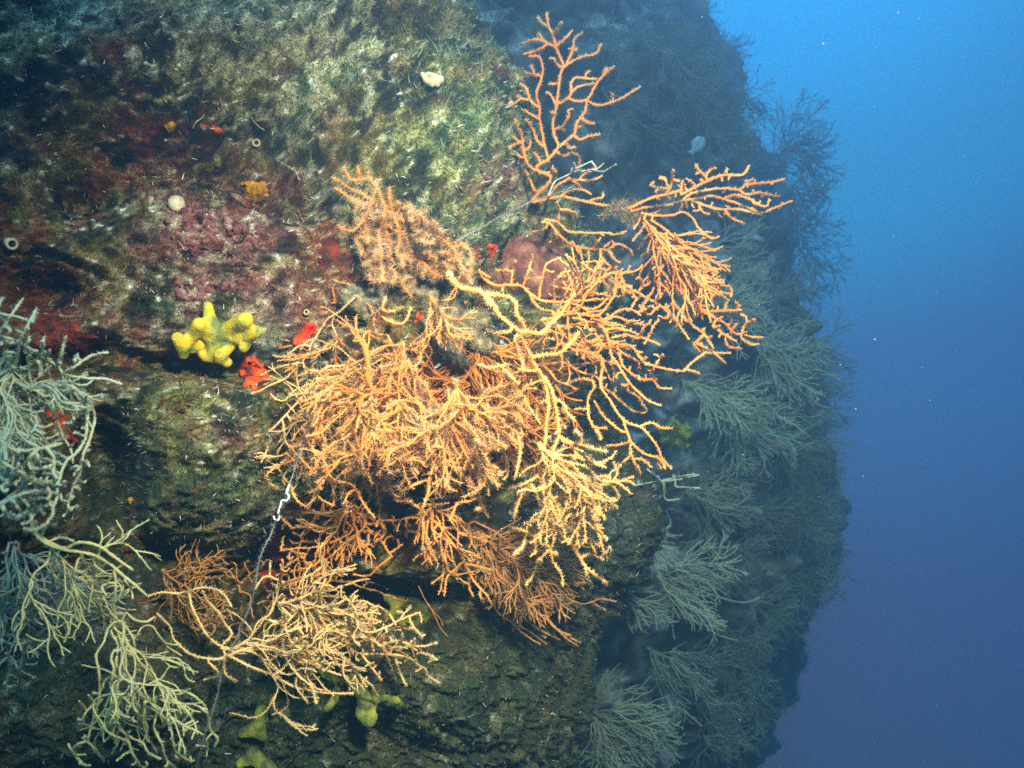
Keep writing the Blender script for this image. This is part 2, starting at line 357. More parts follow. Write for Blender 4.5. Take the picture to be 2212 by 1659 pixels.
def shag(G, n, l0, l1, w, label, seed):
    nr = gnormals(G); px_, py_ = proj(G); v_ = np.flatnonzero(((px_ > 900) & (px_ < 2000) & (py_ > -100) & (py_ < 1760) & (nr[..., 1] < 0.5)).ravel())
    r_ = np.random.default_rng(seed); q = r_.choice(v_, n); g = G.reshape(-1, 3)[q] + r_.normal(size=(n, 3)) * 0.01; nn_ = nr.reshape(-1, 3)[q]
    cl = sst(fbm(g, 3.0, 3, seed), -0.1, 0.4)[:, None]
    c = (np.array((0.07, 0.075, 0.075)) * (1 - cl) + np.array((0.36, 0.36, 0.36)) * cl) * (0.5 + r_.random((n, 1)))
    tag(blades('algae_turf', g, nn_, l0 + (l1 - l0) * r_.random(n) ** 2 * (0.4 + cl[:, 0]), np.full(n, w), c, np.array((0.35, -0.2, -0.1)), M_turf, wild=0.9, curl=0.6), label, 'algae', kind='stuff')
shag(GM, 45000, 0.006, 0.035, 0.0011, 'ragged algae and hydroid fuzz over the dim rock shoulder', 5)
shag(GF, 60000, 0.012, 0.06, 0.0024, 'ragged hydroid fuzz over the hazy cliff edge', 6)

# ------------------------------------------------------------------ sea fan builder
REG = {'A': (682.7, 324.3, .1929), 'B': (477.9, 614.4, .23147), 'C': (554.7, 981.4, .23147), 'D': (1228.9, 976.3, .41152), 'd': (0, 0, 1)}
for i in range(3):
    for j in range(3): REG['%d%d' % (i, j)] = (737.33 * i, 553 * j, 1 / 3.0)
def T(reg, s):
    ox, oy, k = REG[reg]; out = []
    for ln_ in s.split(';'):
        pts = [tuple(float(v) for v in q.split(',')) for q in ln_.split()]
        if len(pts) > 1: out.append(np.array([(ox + x * k, oy + y * k) for x, y in pts]))
    return out

def smooth_line(p, step):
    L = np.linalg.norm(np.diff(p, axis=0), axis=1).sum()
    q = catmull(p, max(8, int(L / 2)))
    return resamp(q, max(3, int(L / step) + 1))

def inpoly(pts, poly):
    x, y = pts[:, 0], pts[:, 1]; r = np.zeros(len(pts), bool); n = len(poly); j = n - 1
    for i in range(n):
        xi, yi = poly[i]; xj, yj = poly[j]
        c = ((yi > y) != (yj > y)) & (x < (xj - xi) * (y - yi) / (yj - yi + 1e-9) + xi)
        r ^= c; j = i
    return r

class Fan:
    """a branching colony, laid out as lines of (px, py, depth offset) and turned into round branches of real size"""
    def __init__(s, depth, seed=1, step=5, wob=1.1, tipd=0.03):
        s.depth = depth; s.lines = []; s.r = random.Random(seed); s.g = np.random.default_rng(seed); s.step = step; s.seed = seed; s.wob = wob; s.tipd = tipd
        s.pts = np.zeros((0, 3))
    def trace(s, lines, rad=1.0, tap=0.8, link=45):
        for p in lines:
            q = smooth_line(p, s.step); off = 0.0
            if len(s.pts):
                d0 = np.linalg.norm(s.pts[:, :2] - q[0], axis=1); d1 = np.linalg.norm(s.pts[:, :2] - q[-1], axis=1)
                if d1.min() < d0.min() and d1.min() < link: q = q[::-1]; d0 = d1
                k = d0.argmin(); off = s.pts[k, 2]
                if 2.5 < d0[k] < link: q = np.vstack([s.pts[k, :2], q]) if d0[k] > 7 else np.vstack([s.pts[k, :2], q[1:]])
            n = len(q); t = np.linspace(0, 1, n)
            tx = np.gradient(q, axis=0); tx /= np.linalg.norm(tx, axis=1, keepdims=True) + 1e-9
            wv = np.cumsum(s.g.normal(size=n)) * 0.35; wv -= np.linspace(wv[0], wv[-1], n); wv *= np.sin(np.pi * t) ** .5
            q = q + np.stack([-tx[:, 1], tx[:, 0]], 1) * np.clip(wv, -2.2, 2.2)[:, None] * s.wob
            do = off + s.tipd * s.g.normal() * t ** 1.4 + s.tipd * 0.4 * np.sin(t * 5 + s.g.random() * 6) * t
            l = np.column_stack([q, do]); s.lines.append((l, np.linspace(rad, rad * tap, n)))
            s.pts = np.vstack([s.pts, l])
        return s
    def grow(s, poly, n, kill=15, infl=120, step=7, roots=None, rad=0.85, away=9, bias=None, biasw=0.0, jit=0.25, maxnode=6000, maxr=1.8, gap=4, pb=0.30):
        kill *= 0.56; step *= 0.8; n = int(n * 2.6); away *= 0.8; infl = max(infl, 110)
        poly = np.asarray(poly, float); lo, hi = poly.min(0), poly.max(0); A = np.zeros((0, 2))
        while len(A) < n:
            c = lo + s.g.random((n * 2, 2)) * (hi - lo); A = np.vstack([A, c[inpoly(c, poly)]])
        A = A[:n]
        nodes = [(float(x), float(y), 0.0) for x, y in roots] if roots is not None else [tuple(v) for v in s.pts[::gap]]
        ns = len(nodes); N = np.zeros((maxnode + ns + 600, 3)); N[:ns] = nodes; cnt = ns
        par = [-1] * ns; mom = [0.0] * ns; nk = [0] * ns; cap = [1 if roots is None else 5] * ns; openm = np.zeros(len(N), bool); openm[:ns] = True
        if roots is None:
            ok = np.linalg.norm(A[:, None] - s.pts[None, ::2, :2], axis=2).min(1) > away; A = A[ok]
        def nearest(a):
            o = np.flatnonzero(openm[:cnt]); D = np.linalg.norm(a[:, None] - N[None, o, :2], axis=2); j = D.argmin(1); return o[j], D[np.arange(len(a)), j]
        if len(A) == 0: return s
        ni, di = nearest(A); kids = {}
        for it in range(400):
            act = di < infl
            if not act.any() or cnt - ns > maxnode or len(A) == 0: break
            ks, inv = np.unique(ni[act], return_inverse=True); v = A[act] - N[ni[act], :2]; v /= np.linalg.norm(v, axis=1, keepdims=True) + 1e-9
            acc = np.zeros((len(ks), 2)); np.add.at(acc, inv, v)
            new = []
            for k, v in zip(ks, acc):
                v = v / (np.linalg.norm(v) + 1e-9) + s.g.normal(size=2) * jit
                if par[k] >= 0:
                    pv = N[k, :2] - N[par[k], :2]; v = v + (0.8 if nk[k] == 0 else 0.3) * pv / (np.linalg.norm(pv) + 1e-9)
                if bias is not None: v = v + np.array(bias) * biasw
                v /= np.linalg.norm(v) + 1e-9
                p = N[k, :2] + v * step
                nk[k] += 1
                if nk[k] >= cap[k]: openm[k] = False
                if any(np.linalg.norm(N[c, :2] - p) < 0.7 * step for c in kids.get(k, ())): continue
                m = 0.8 * mom[k] + s.g.normal() * s.tipd * 0.11
                N[cnt] = (*p, N[k, 2] + m); par.append(k); mom.append(m); nk.append(0); cap.append(3 if s.r.random() < pb else 1); openm[cnt] = True
                kids.setdefault(k, []).append(cnt); new.append(cnt); cnt += 1
            bad = ~openm[ni]
            if bad.any():
                if not openm[:cnt].any(): break
                ni[bad], di[bad] = nearest(A[bad])
            if new:
                D = np.linalg.norm(A[:, None] - N[None, new, :2], axis=2); dm = D.min(1); j = D.argmin(1)
                b = (dm < di) & openm[np.array(new)[j]]; ni[b] = np.array(new)[j[b]]; di[b] = dm[b]
                ok = dm > kill; A, ni, di = A[ok], ni[ok], di[ok]
        tips = np.zeros(cnt)
        for k in range(cnt - 1, ns - 1, -1):
            if tips[k] == 0: tips[k] = 1
            if par[k] >= 0: tips[par[k]] += tips[k]
        stack = [(k, c) for k in range(ns) for c in kids.get(k, ())]
        while stack:
            k, c = stack.pop(); ch = [k, c]
            while c in kids:
                ks = sorted(kids[c], key=lambda q: -tips[q]); stack += [(c, q) for q in ks[1:]]; c = ks[0]; ch.append(c)
            if len(ch) < 3 and s.r.random() < 0.5: continue
            l = N[ch]; rr = rad * np.clip(np.maximum(tips[ch], 1) ** 0.22, 1, maxr)
            if len(l) > 2:
                q = catmull(l, len(l) * 2); q[1:-1] = (q[:-2] + 2 * q[1:-1] + q[2:]) / 4; rr = np.interp(np.linspace(0, 1, len(q)), np.linspace(0, 1, len(rr)), rr); l = q
            s.lines.append((l, rr)); s.pts = np.vstack([s.pts, l])
        return s
    def brush(s, root, deg, spread, L, n1=5, gap=13, lev=3, ang=(22, 48), rad=1.0, straight=0.06):
        """feather-like colony: stems fan out of one foot, side branches bend back alongside their stem"""
        u = s.r.uniform
        def line(x, y, a, tgt, L_, off):
            n = max(4, int(L_ / 5)); st = L_ / n; pts = [(x, y, off)]; c = 0.0; m = s.g.normal() * s.tipd * 0.03
            for i in range(n):
                c = 0.75 * c + s.g.normal() * straight; a += c + (tgt - a) * 0.11; off += m + s.g.normal() * s.tipd * 0.02
                x += math.cos(a) * st; y += math.sin(a) * st; pts.append((x, y, off))
            return np.array(pts), a
        def rec(l, a, lv, L_):
            n = len(l); rr = rad * (0.62 + 0.26 * lv)
            s.lines.append((l, np.linspace(rr, rad * 0.62, n))); s.pts = np.vstack([s.pts, l])
            if lv == 0: return
            k = max(2, int(gap / 5)); i = s.r.randint(1, k); sd = s.r.choice((-1, 1))
            while i < n - 2:
                d = l[min(i + 1, n - 1), :2] - l[i - 1, :2]; b = math.atan2(d[1], d[0]); sd = -sd if s.r.random() < 0.75 else sd
                Lc = L_ * (1 - i / n) * u(0.45, 0.85) + 8
                if s.r.random() < 0.88:
                    q, e = line(*l[i, :2], b + sd * math.radians(u(*ang)), b + sd * math.radians(u(2, 14)), Lc, l[i, 2]); rec(q, e, lv - 1, Lc)
                i += max(1, int(k * u(0.7, 1.4)))
        for j in range(n1):
            t = (j + 0.5) / n1 * 2 - 1; a = math.radians(deg + spread * (t + u(-.2, .2))); L1 = L * u(0.72, 1.0) * (1 - 0.25 * abs(t))
            q, e = line(root[0] + u(-3, 3), root[1] + u(-3, 3), a, math.radians(deg + spread * 0.55 * t), L1, 0.0); rec(q, e, lev - 1, L1)
        return s
    def to3(s, l):
        px, py = l[:, 0], l[:, 1]
        d = np.array([s.depth(x, y) for x, y in l[:, :2]]) + l[:, 2]
        z = np.column_stack([px / 90, py / 90, np.full(len(px), s.seed * 3.7)])
        d = d + s.tipd * 0.8 * vnoise(z, s.seed)
        return Pv(px, py, np.maximum(d, 0.3))
    def mesh(s, r, k=6):
        r = r * 0.60
        V, F, F2, off = [], [], [], 0; s.samp = []
        ang = np.arange(k) / k * 2 * np.pi
        for l, rr in s.lines:
            p = s.to3(l); n = len(p)
            t = np.gradient(p, axis=0); t /= np.linalg.norm(t, axis=1, keepdims=True) + 1e-12
            ref = np.array((0.13, 1, 0.21)); a = np.cross(t, ref); a /= np.linalg.norm(a, axis=1, keepdims=True) + 1e-12; b = np.cross(t, a)
            R = r * rr * (1 + 0.13 * s.g.normal(size=n)); R[-1] *= 0.8
            p2 = np.vstack([p, p[-1] + t[-1] * R[-1] * 0.9]); a = np.vstack([a, a[-1]]); b = np.vstack([b, b[-1]]); R2 = np.r_[R, R[-1] * 0.45]
            ring = p2[:, None] + R2[:, None, None] * (a[:, None] * np.cos(ang)[None, :, None] + b[:, None] * np.sin(ang)[None, :, None])
            V.append(ring.reshape(-1, 3)); m = n + 1
            i = np.arange(m * k).reshape(m, k) + off
            F.append(np.stack([i[:-1], np.roll(i[:-1], -1, 1), np.roll(i[1:], -1, 1), i[1:]], -1).reshape(-1, 4))
            F2.append(i[-1][None, :]); off += m * k
            s.samp.append((p, t, a[:n], b[:n], R))
        return np.vstack(V), [np.vstack(F), np.vstack(F2)]
    def polyps(s, r, per_m, length, w=0.35):
        ps, ds, Rs = [], [], []
        for p, t, a, b, R in s.samp:
            L = np.linalg.norm(np.diff(p, axis=0), axis=1); n = s.g.poisson(L.sum() * per_m * 2.0)
            if n == 0: continue
            cl = np.r_[0, np.cumsum(L)]; u = s.g.random(n) * cl[-1]
            pi = np.stack([np.interp(u, cl, p[:, k]) for k in range(3)], -1); j = np.clip(np.searchsorted(cl, u) - 1, 0, len(p) - 1)
            th = s.g.random(n) * 2 * np.pi
            d = a[j] * np.cos(th)[:, None] + b[j] * np.sin(th)[:, None] + t[j] * s.g.normal(size=(n, 1)) * 0.35
            ps.append(pi + d * R[j][:, None] * 0.6); ds.append(d); Rs.append(R[j])
        ps, ds, Rs = np.vstack(ps), np.vstack(ds), np.concatenate(Rs); n = len(ps)
        x = np.cross(ds, s.g.normal(size=(n, 3))); x /= np.linalg.norm(x, axis=1, keepdims=True) + 1e-9; y = np.cross(ds, x)
        L = 1.25 * length * (0.55 + 0.9 * s.g.random((n, 1))); w_ = length * w * 0.6
        V = np.stack([ps + x * w_, ps - 0.5 * x * w_ + .87 * y * w_, ps - 0.5 * x * w_ - .87 * y * w_, ps + ds * (L + Rs[:, None] * 0.4)], 1).reshape(-1, 3)
        i = np.arange(n)[:, None] * 4
        return V, [np.vstack([i + np.array([[0, 1, 3]]), i + np.array([[1, 2, 3]]), i + np.array([[2, 0, 3]])])]
    def build(s, label, r, mats, per_m=700, plen=0.0022, root=None, group=None, name='sea_fan', bvs=None, k=6, cat='sea fan', wid=0.26, silt=None):
        if root is not None:
            h_, n_ = hit(*root, bvs)
            j = np.linalg.norm(s.pts[:, :2] - np.array(root), axis=1).argmin(); p0 = s.to3(s.pts[j:j + 1])[0]
            if h_ is not None and h_.y > p0[1]:
                a3 = np.array(h_); dv = a3[1] - p0[1]
                # a stalk from the foot of the colony back to the rock that carries it
                dd = np.linspace(0, 1, 12); px0, py0 = s.pts[j, :2]
                dep = s.depth(px0, py0)
                l = np.column_stack([px0 + (root[0] - px0) * dd + 5 * np.sin(dd * 3), np.full(12, py0) + (root[1] - py0) * dd, s.pts[j, 2] + dd * (a3[1] + 0.006 - p0[1])])
                s.lines.append((l, np.linspace(1.3, 2.0, 12)))
        v, f = s.mesh(r, k)
        base = Vector(P(*(root or s.pts[0, :2]), s.depth(*(root or s.pts[0, :2]))))
        e = empty(name, base); tag(e, label, cat, group or ('feather stars on the cliff' if cat == 'crinoid' else 'sea fans growing on the rock wall'))
        o = mesh_np('branches', v - np.array(base), f, mats[0], e)
        if per_m:
            pv, pf = s.polyps(r, per_m, plen, wid)
            q = mesh_np('polyps', pv - np.array(base), pf, mats[1], e, smooth=False); q['kind'] = 'stuff'
        if silt:
            pv, pf = s.polyps(r, silt[0], silt[1], 0.07); q = mesh_np('silt_fuzz', pv - np.array(base), pf, silt[2], e, smooth=False); q['kind'] = 'stuff'
        return e

def plane(d0, cx, cy, gx, gy):
    return lambda x, y: d0 + gx * (x - cx) / 1000.0 + gy * (y - cy) / 1000.0

OR = (M_fan, M_fanp); CR = (M_cream, M_creamp); BR = (M_brown, M_brownp); OR2 = (M_rust, M_rustp); PA = (M_pale, M_palep)

# 1: the tall upright fan at the corner of the rock
f = Fan(plane(1.36, 1180, 420, 0.05, 0.12), 11, tipd=0.03)
f.trace(T('10', "1240,1295 1290,1235 1340,1190 1350,1140 1280,1115 1262,1085 1290,1060 1340,1040 1390,985 1412,945 1385,880 1375,800 1395,720 1405,640 1415,560 1425,480 1445,425 1415,360 1390,300 1375,230 1345,170 1330,80"), 1.15, 0.75)
f.trace(T('10', "1340,1025 1315,940 1305,860 1285,780 1280,690 1262,600 1290,530 1305,470 1295,400 1275,365 1215,365;1290,495 1240,480 1170,475;1250,480 1230,425;1280,695 1230,660 1205,600 1190,565 1140,545 1030,525;1160,550 1150,510 1130,490;1215,650 1160,635 1110,610;1160,640 1120,670 1075,695;1275,770 1220,740 1170,710;1305,950 1265,900 1245,850 1220,800 1190,775;1255,1110 1210,1060 1185,990 1175,920 1165,860 1140,820 1120,770;1165,930 1120,890 1080,840 1060,805;1190,1030 1150,1010 1130,985;1130,935 1085,960;1195,980 1220,950 1225,905;1285,1040 1265,1010 1245,985;1445,435 1490,400 1560,370 1640,350 1665,330 1685,285;1395,300 1350,290 1300,265 1240,260 1170,290;1310,275 1295,235 1280,210;1330,290 1260,330 1180,350;1395,295 1440,260 1470,230 1500,195;1380,225 1410,180 1425,145;1455,415 1480,370 1500,310 1510,250 1565,210;1500,320 1475,315;1500,318 1525,322;1345,175 1300,150 1270,110;1430,440 1395,415 1380,380 1350,380;1420,670 1470,635 1510,580 1560,555 1640,540;1490,600 1490,540 1520,505 1600,510 1660,510;1580,510 1585,480 1610,460;1470,635 1510,655 1560,655 1600,640 1640,570 1690,500 1740,450 1770,430;1700,490 1720,440;1590,650 1640,680 1700,680 1780,655 1850,620 1940,560;1755,650 1755,605;1590,655 1580,720 1540,770 1515,810 1510,870 1470,900 1420,945;1550,760 1590,795 1640,800;1520,820 1555,820;1515,880 1545,905 1600,885 1675,870;1400,690 1370,650 1350,605 1325,600;1385,740 1360,730;1410,545 1345,545;1385,830 1430,825 1455,790 1475,745 1465,715 1500,705;1455,920 1475,955 1515,955;1395,985 1440,1010 1490,990 1545,1010;1265,1115 1330,1120 1395,1110;1370,1110 1370,1075;1310,1215 1265,1240 1240,1210 1225,1170 1190,1105;1530,1100 1545,1080;1440,835 1440,850;1300,260 1270,240"), 0.9, 0.8)
f.build('tall upright orange sea fan standing on the top corner of the rock', 0.0037, OR, 900, 0.0024, root=(1150, 435))

# 2: the fan that spreads to the right from the overgrown clump
f = Fan(plane(1.33, 1200, 430, -0.10, 0.05), 12, tipd=0.035)
f.trace(T('10', "1240,1310 1330,1290 1420,1275 1520,1290 1600,1310 1680,1330 1740,1340 1850,1355 1960,1310 2030,1280 2100,1260 2212,1230") + T('20', "-10,1262 100,1200 200,1150 280,1130 390,1130 430,1075"), 1.15, 0.8)
f.trace(T('10', "1420,1275 1470,1240 1560,1230 1620,1260;1340,1280 1390,1210 1480,1150;1440,1180 1480,1160 1530,1190 1560,1220;1480,1160 1540,1165 1560,1135 1640,1090;1560,1170 1620,1170 1690,1140;1600,1300 1690,1280 1695,1250;2100,1260 2130,1210 2150,1100;2120,1215 2090,1150 2060,1155;2120,1220 2050,1220 2000,1200;1880,1370 1990,1340 2100,1330 2212,1300;1900,1390 2000,1390 2100,1340") + T('20', "150,1150 90,1090 90,1065;150,1140 180,1100 215,1090;280,1130 290,1090;-5,1302 80,1290 180,1270 270,1290 340,1310 400,1340 480,1370;-5,1302 60,1250 170,1230 280,1220 370,1230 410,1190 460,1155;400,1200 500,1190 570,1180 660,1160;370,1240 420,1260 500,1250 560,1265 630,1275;270,1285 330,1265 400,1280 450,1300 500,1330 545,1335 560,1290;40,1290 120,1320 220,1350 320,1355 420,1370 500,1385 570,1360 640,1330 710,1300;200,1350 230,1390 255,1410;280,1370 310,1410 380,1440 405,1450;100,1330 130,1375 170,1390"), 0.95, 0.85)
f.grow([(1400, 385), (1600, 375), (1680, 400), (1690, 440), (1560, 470), (1420, 450)], 150, kill=13, rad=0.75)
f.build('orange sea fan spreading right from the fuzzy clump with forked upper tips', 0.0033, OR, 800, 0.0020, root=(1160, 440))

# 3: drooping fan under it
f = Fan(plane(1.28, 1200, 480, -0.08, 0.02), 13, tipd=0.04)
f.trace(T('10', "1295,1440 1350,1450 1400,1510 1450,1560 1510,1600 1620,1610 1720,1620 1760,1650") + T('11', "1680,-3 1720,50 1800,110 1850,200 1920,230 2000,280 2080,330 2150,400"), 1.1, 0.8)
f.trace(T('10', "1240,1500 1310,1490 1340,1460;1380,1500 1400,1540 1350,1570;1310,1420 1400,1440 1470,1500 1560,1510 1650,1510 1750,1510;1490,1650 1500,1590;1640,1600 1680,1540;1720,1620 1770,1590 1755,1560;1410,1440 1410,1350 1395,1310;1500,1430 1520,1390 1470,1360;1500,1560 1540,1650") + T('20', "-270,1380 -170,1400 -60,1400 0,1380 60,1420 100,1480 150,1520 190,1545 235,1535;-200,1430 -120,1480 -40,1550 40,1600 100,1640;-250,1420 -190,1500 -120,1600 -60,1660") + T('21', "0,0 60,60 130,100 200,90 250,85;100,90 160,130 220,180 310,200;60,130 100,170 135,200;-100,40 0,110 60,200 80,230 150,240 215,235;-60,180 20,260 100,320 190,320;100,360 220,360 300,355 380,350;60,350 140,370 210,410 270,440 330,500 390,510 450,525 520,528;380,530 410,560 450,575 495,570;390,490 400,450 470,412;310,490 350,440;200,440 250,500 350,555;270,530 300,590 380,600;-60,300 60,440 140,510 200,600;80,560 190,620 275,690;60,560 130,620 310,630;-120,320 -40,420 40,540"), 0.95, 0.8)
f.trace(T('11', "2140,400 2212,440"), 0.9)
f.grow([(1380, 470), (1470, 500), (1580, 620), (1640, 735), (1560, 770), (1430, 700), (1300, 620), (1230, 560), (1290, 520)], 240, kill=17, infl=80, rad=0.8, bias=(0.7, 0.6), biasw=0.35)
f.brush((1390, 480), 42, 18, 310, 4, gap=28, rad=0.8)
f.build('deep orange sea fan drooping to the lower right below the fuzzy clump', 0.0031, OR, 700, 0.0020, root=(1185, 480))

# 4: the brightest fan, nearest to the lens
f = Fan(plane(0.98, 1120, 720, 0.02, 0.10), 14, tipd=0.035)
f.trace(T('11', "700,140 770,205 880,225 930,250 985,310 1020,380 1090,440 1150,490 1180,550 1220,630 1270,720 1310,790 1335,880 1345,980 1330,1090 1320,1200 1290,1330 1270,1420 1190,1500 1140,1620 1120,1700"), 1.35, 0.7)
f.trace(T('11', "1310,780 1360,860 1385,950 1400,1050 1410,1160 1375,1260 1430,1330 1500,1420 1540,1510 1580,1600 1620,1660") + T('12', "1270,-120 1310,0 1370,80 1440,160 1500,220 1540,290 1590,360 1650,410 1720,465"), 1.1, 0.85)
f.trace(T('11', "930,255 1000,250 1080,260 1130,300 1135,370 1165,430 1190,490;1150,490 1220,495 1300,500 1350,440 1420,370 1470,300 1510,250;930,265 965,320;1240,655 1330,640 1410,635 1480,580 1540,495"), 1.25, 1.0)
f.trace(T('11', "1100,450 1090,490 1000,505;1150,510 1120,540 1140,610 1170,680 1180,740;890,705 950,725 1030,715 1100,705 1160,740 1270,745;1040,725 1100,790 1150,830;1310,795 1240,830 1175,860 1190,930 1150,990 1110,1050 1040,1090 1020,1170 1020,1240;1110,1050 1050,1080 960,1090 920,1150 870,1170 835,1155;1130,1050 1140,1140 1160,1230 1155,1310 1140,1390 1120,1450;1020,1240 1060,1290 1080,1350 1075,1420 1050,1450;1020,1250 960,1265 920,1310;1190,930 1230,1000 1290,1090;1345,920 1290,970 1260,1050;1390,930 1440,960 1470,1020 1520,1075;1400,1040 1430,1080 1455,1110;1410,1165 1470,1210 1530,1225 1600,1240 1715,1270;1515,1140 1560,1180 1540,1220;1490,1220 1530,1290 1600,1310 1650,1350 1715,1370;1330,1270 1310,1400 1330,1500 1400,1620 1420,1700;1270,1420 1320,1500 1360,1600 1400,1700;1270,1430 1180,1480 1085,1510;1440,1340 1480,1400 1560,1520;1380,1270 1420,1390 1480,1530;1180,880 1110,880 1105,915;1150,960 1095,975;1220,630 1190,690") +
        T('12', "1390,130 1310,130 1250,160 1180,120 1090,100;1190,165 1170,230 1115,280;1255,170 1260,250 1225,290;1380,170 1350,240 1290,310 1250,400 1195,475;1355,240 1380,330 1420,400 1435,480;1360,260 1400,275;1580,350 1600,440 1625,490;1560,290 1620,275 1700,310;1600,-20 1650,70 1680,180 1700,260 1720,310;1530,0 1530,120 1540,200;1590,0 1590,90 1600,170 1650,270;1650,80 1690,140 1725,185;1460,110 1450,60 1480,20 1530,0;1290,310 1280,330;1330,210 1310,220"), 0.95, 0.85)
f.grow([(1190, 930), (1230, 960), (1290, 1080), (1320, 1200), (1280, 1220), (1200, 1120), (1170, 1000)], 90, kill=12, rad=0.7)
f.brush((1165, 960), 72, 13, 310, 4, gap=34, straight=0.09, rad=0.7)
f.build('brightest cream orange sea fan in the middle, closest to the lens with thick stems', 0.0026, CR, 1300, 0.0022, root=(960, 585), silt=(160, 0.005, M_silt))

# 5: the spray of yellow branches on the right of it
f = Fan(plane(1.12, 1250, 700, -0.05, -0.03), 15, tipd=0.04)
f.trace(T('11', "890,90 930,150 1000,190 1100,185 1170,195 1220,240 1290,290 1380,300 1480,310 1560,335 1610,380 1660,440 1710,490 1730,560 1740,640 1780,700 1830,780 1870,830 1940,900 1990,940 2070,970"), 1.15, 0.75)
f.trace(T('11', "1480,310 1470,400 1480,500 1500,600 1570,610 1640,640 1700,690 1690,780 1690,850 1750,940 1800,1020 1860,1080 1940,1110 2000,1170 2050,1240 2080,1310 2140,1380"), 1.0, 0.8)
f.trace(T('11', "1220,250 1260,320 1310,350 1370,360;1730,550 1780,580 1850,580 1900,610 1950,680 2030,715 2100,730 2212,745 2272,690 2367,620;2232,735 2317,760;1720,475 1790,470 1870,490 1950,530 2030,560 2070,580;1690,430 1770,390 1870,430;1650,420 1740,400 1790,360 1870,345 1940,385;1780,590 1830,640 1930,690;1750,530 1850,510 1940,540;1800,640 1820,700 1830,720 1880,760 1950,800 2020,800 2060,850 2140,860;2030,715 2010,770 2040,800;2040,700 2085,640;1860,820 1860,880 1920,910 1975,1000;1350,700 1440,690 1490,720 1550,750 1630,770 1680,810 1690,850 1750,890 1820,950 1890,1000 1980,1020;1300,700 1360,760 1400,810 1460,830 1520,860;1480,825 1550,800 1630,810;1640,850 1600,920 1600,1000 1610,1060 1640,1110 1720,1115;1600,990 1510,995;1640,1100 1660,1140 1680,1190;1820,1040 1850,1140 1880,1210 1960,1280 2060,1310 2100,1380;1640,940 1700,1040 1780,1110 1840,1150;1870,1205 1800,1225 1715,1235;1870,1220 1870,1290 1820,1340;1880,1290 1910,1360 1940,1410;1900,1310 1960,1325 2010,1370;1940,1100 2010,1080 2070,1110 2145,1120;2040,1300 2080,1390;1500,400 1580,420 1600,470 1660,520 1690,580 1660,630;1390,400 1330,470 1310,560;1540,330 1640,340 1740,260 1780,210;1100,185 1110,110 1130,30;1110,100 1000,90;1180,190 1220,80 1240,-10;1280,280 1300,150 1330,50 1420,10;1380,290 1380,170 1450,130;1390,200 1520,220 1620,180 1640,100;1380,260 1500,270 1620,250 1740,240;1420,300 1560,290 1700,280;1050,190 1040,230;900,100 960,140"), 0.9, 0.85)
f.grow([(1180, 700), (1330, 700), (1420, 760), (1400, 830), (1320, 840), (1240, 800), (1200, 760)], 90, kill=16, rad=0.75)
f.grow([(1100, 600), (1290, 560), (1400, 640), (1440, 700), (1360, 720), (1230, 690), (1120, 640)], 90, kill=16, rad=0.75)
f.brush((1170, 690), 14, 24, 290, 4, gap=32, straight=0.1, rad=0.75)
f.build('yellow orange sea fan with long loose branches reaching right over dark water', 0.0026, OR, 800, 0.0019, root=(1040, 600))

# 6: the upper left colony smothered in its own tangle
f = Fan(plane(1.12, 860, 500, 0.10, 0.02), 16, tipd=0.02)
f.trace(T('A', "1480,1420 1560,1160 1480,1050 1350,950 1270,860 1200,770 1150,720"), 1.2, 1.0)
f.trace(T('A', "1480,1420 1330,1390 1250,1330 1180,1260 1020,1220 900,1170 920,1080 940,1000 930,900 890,800 850,680 830,560 820,420"), 1.1, 0.9)
f.trace(T('A', "1560,1160 1620,1290 1700,1430 1750,1500;1560,1100 1640,1060 1720,1150 1730,1300 1710,1450;860,760 780,620 700,440 650,370 590,310 530,320 400,330 350,270 310,180;480,320 480,240 465,180;690,420 670,450 620,570 570,680 530,760 460,850 380,900 290,880 250,840;530,780 570,900 580,970 500,970 440,1010;580,970 575,1040;600,550 500,480 440,460 350,410 270,360 180,310;570,610 490,590 400,550 300,480 210,420;740,740 690,800 640,890;770,620 770,720 790,900 820,1020 830,1150;770,740 700,900 710,1050 730,1200 740,1350 750,1470;880,760 990,790 1100,830 1160,800 1080,690 1040,590;1080,700 1150,690 1240,690;940,940 1020,1000 1060,1100 1090,1150;960,1190 1060,1180 1160,1200 1250,1160 1330,1090 1370,1040;1150,960 1160,900 1230,890 1280,880;1120,1010 1200,1020;1080,940 1110,1060 1150,1180;730,1230 820,1310 880,1360 940,1430 990,1540 1080,1650;840,1220 900,1290 980,1310 1060,1300;1440,1400 1530,1370 1580,1290 1570,1180;1480,1420 1560,1500 1640,1550 1750,1580 1900,1600 2050,1640;1290,1300 1390,1280 1430,1200 1500,1170;690,370 690,330;590,300 570,250;1300,860 1320,800"), 0.95, 0.9)
f.grow([(760, 430), (820, 420), (870, 440), (950, 490), (1000, 545), (1015, 610), (920, 600), (850, 620), (790, 610), (770, 520)], 420, kill=8, step=5, rad=0.62, infl=60)
f.build('tangled orange sea fan matted over the rock at upper middle, left of the grey line', 0.0027, OR, 900, 0.0022, root=(985, 600), silt=(2600, 0.0062, M_silt))

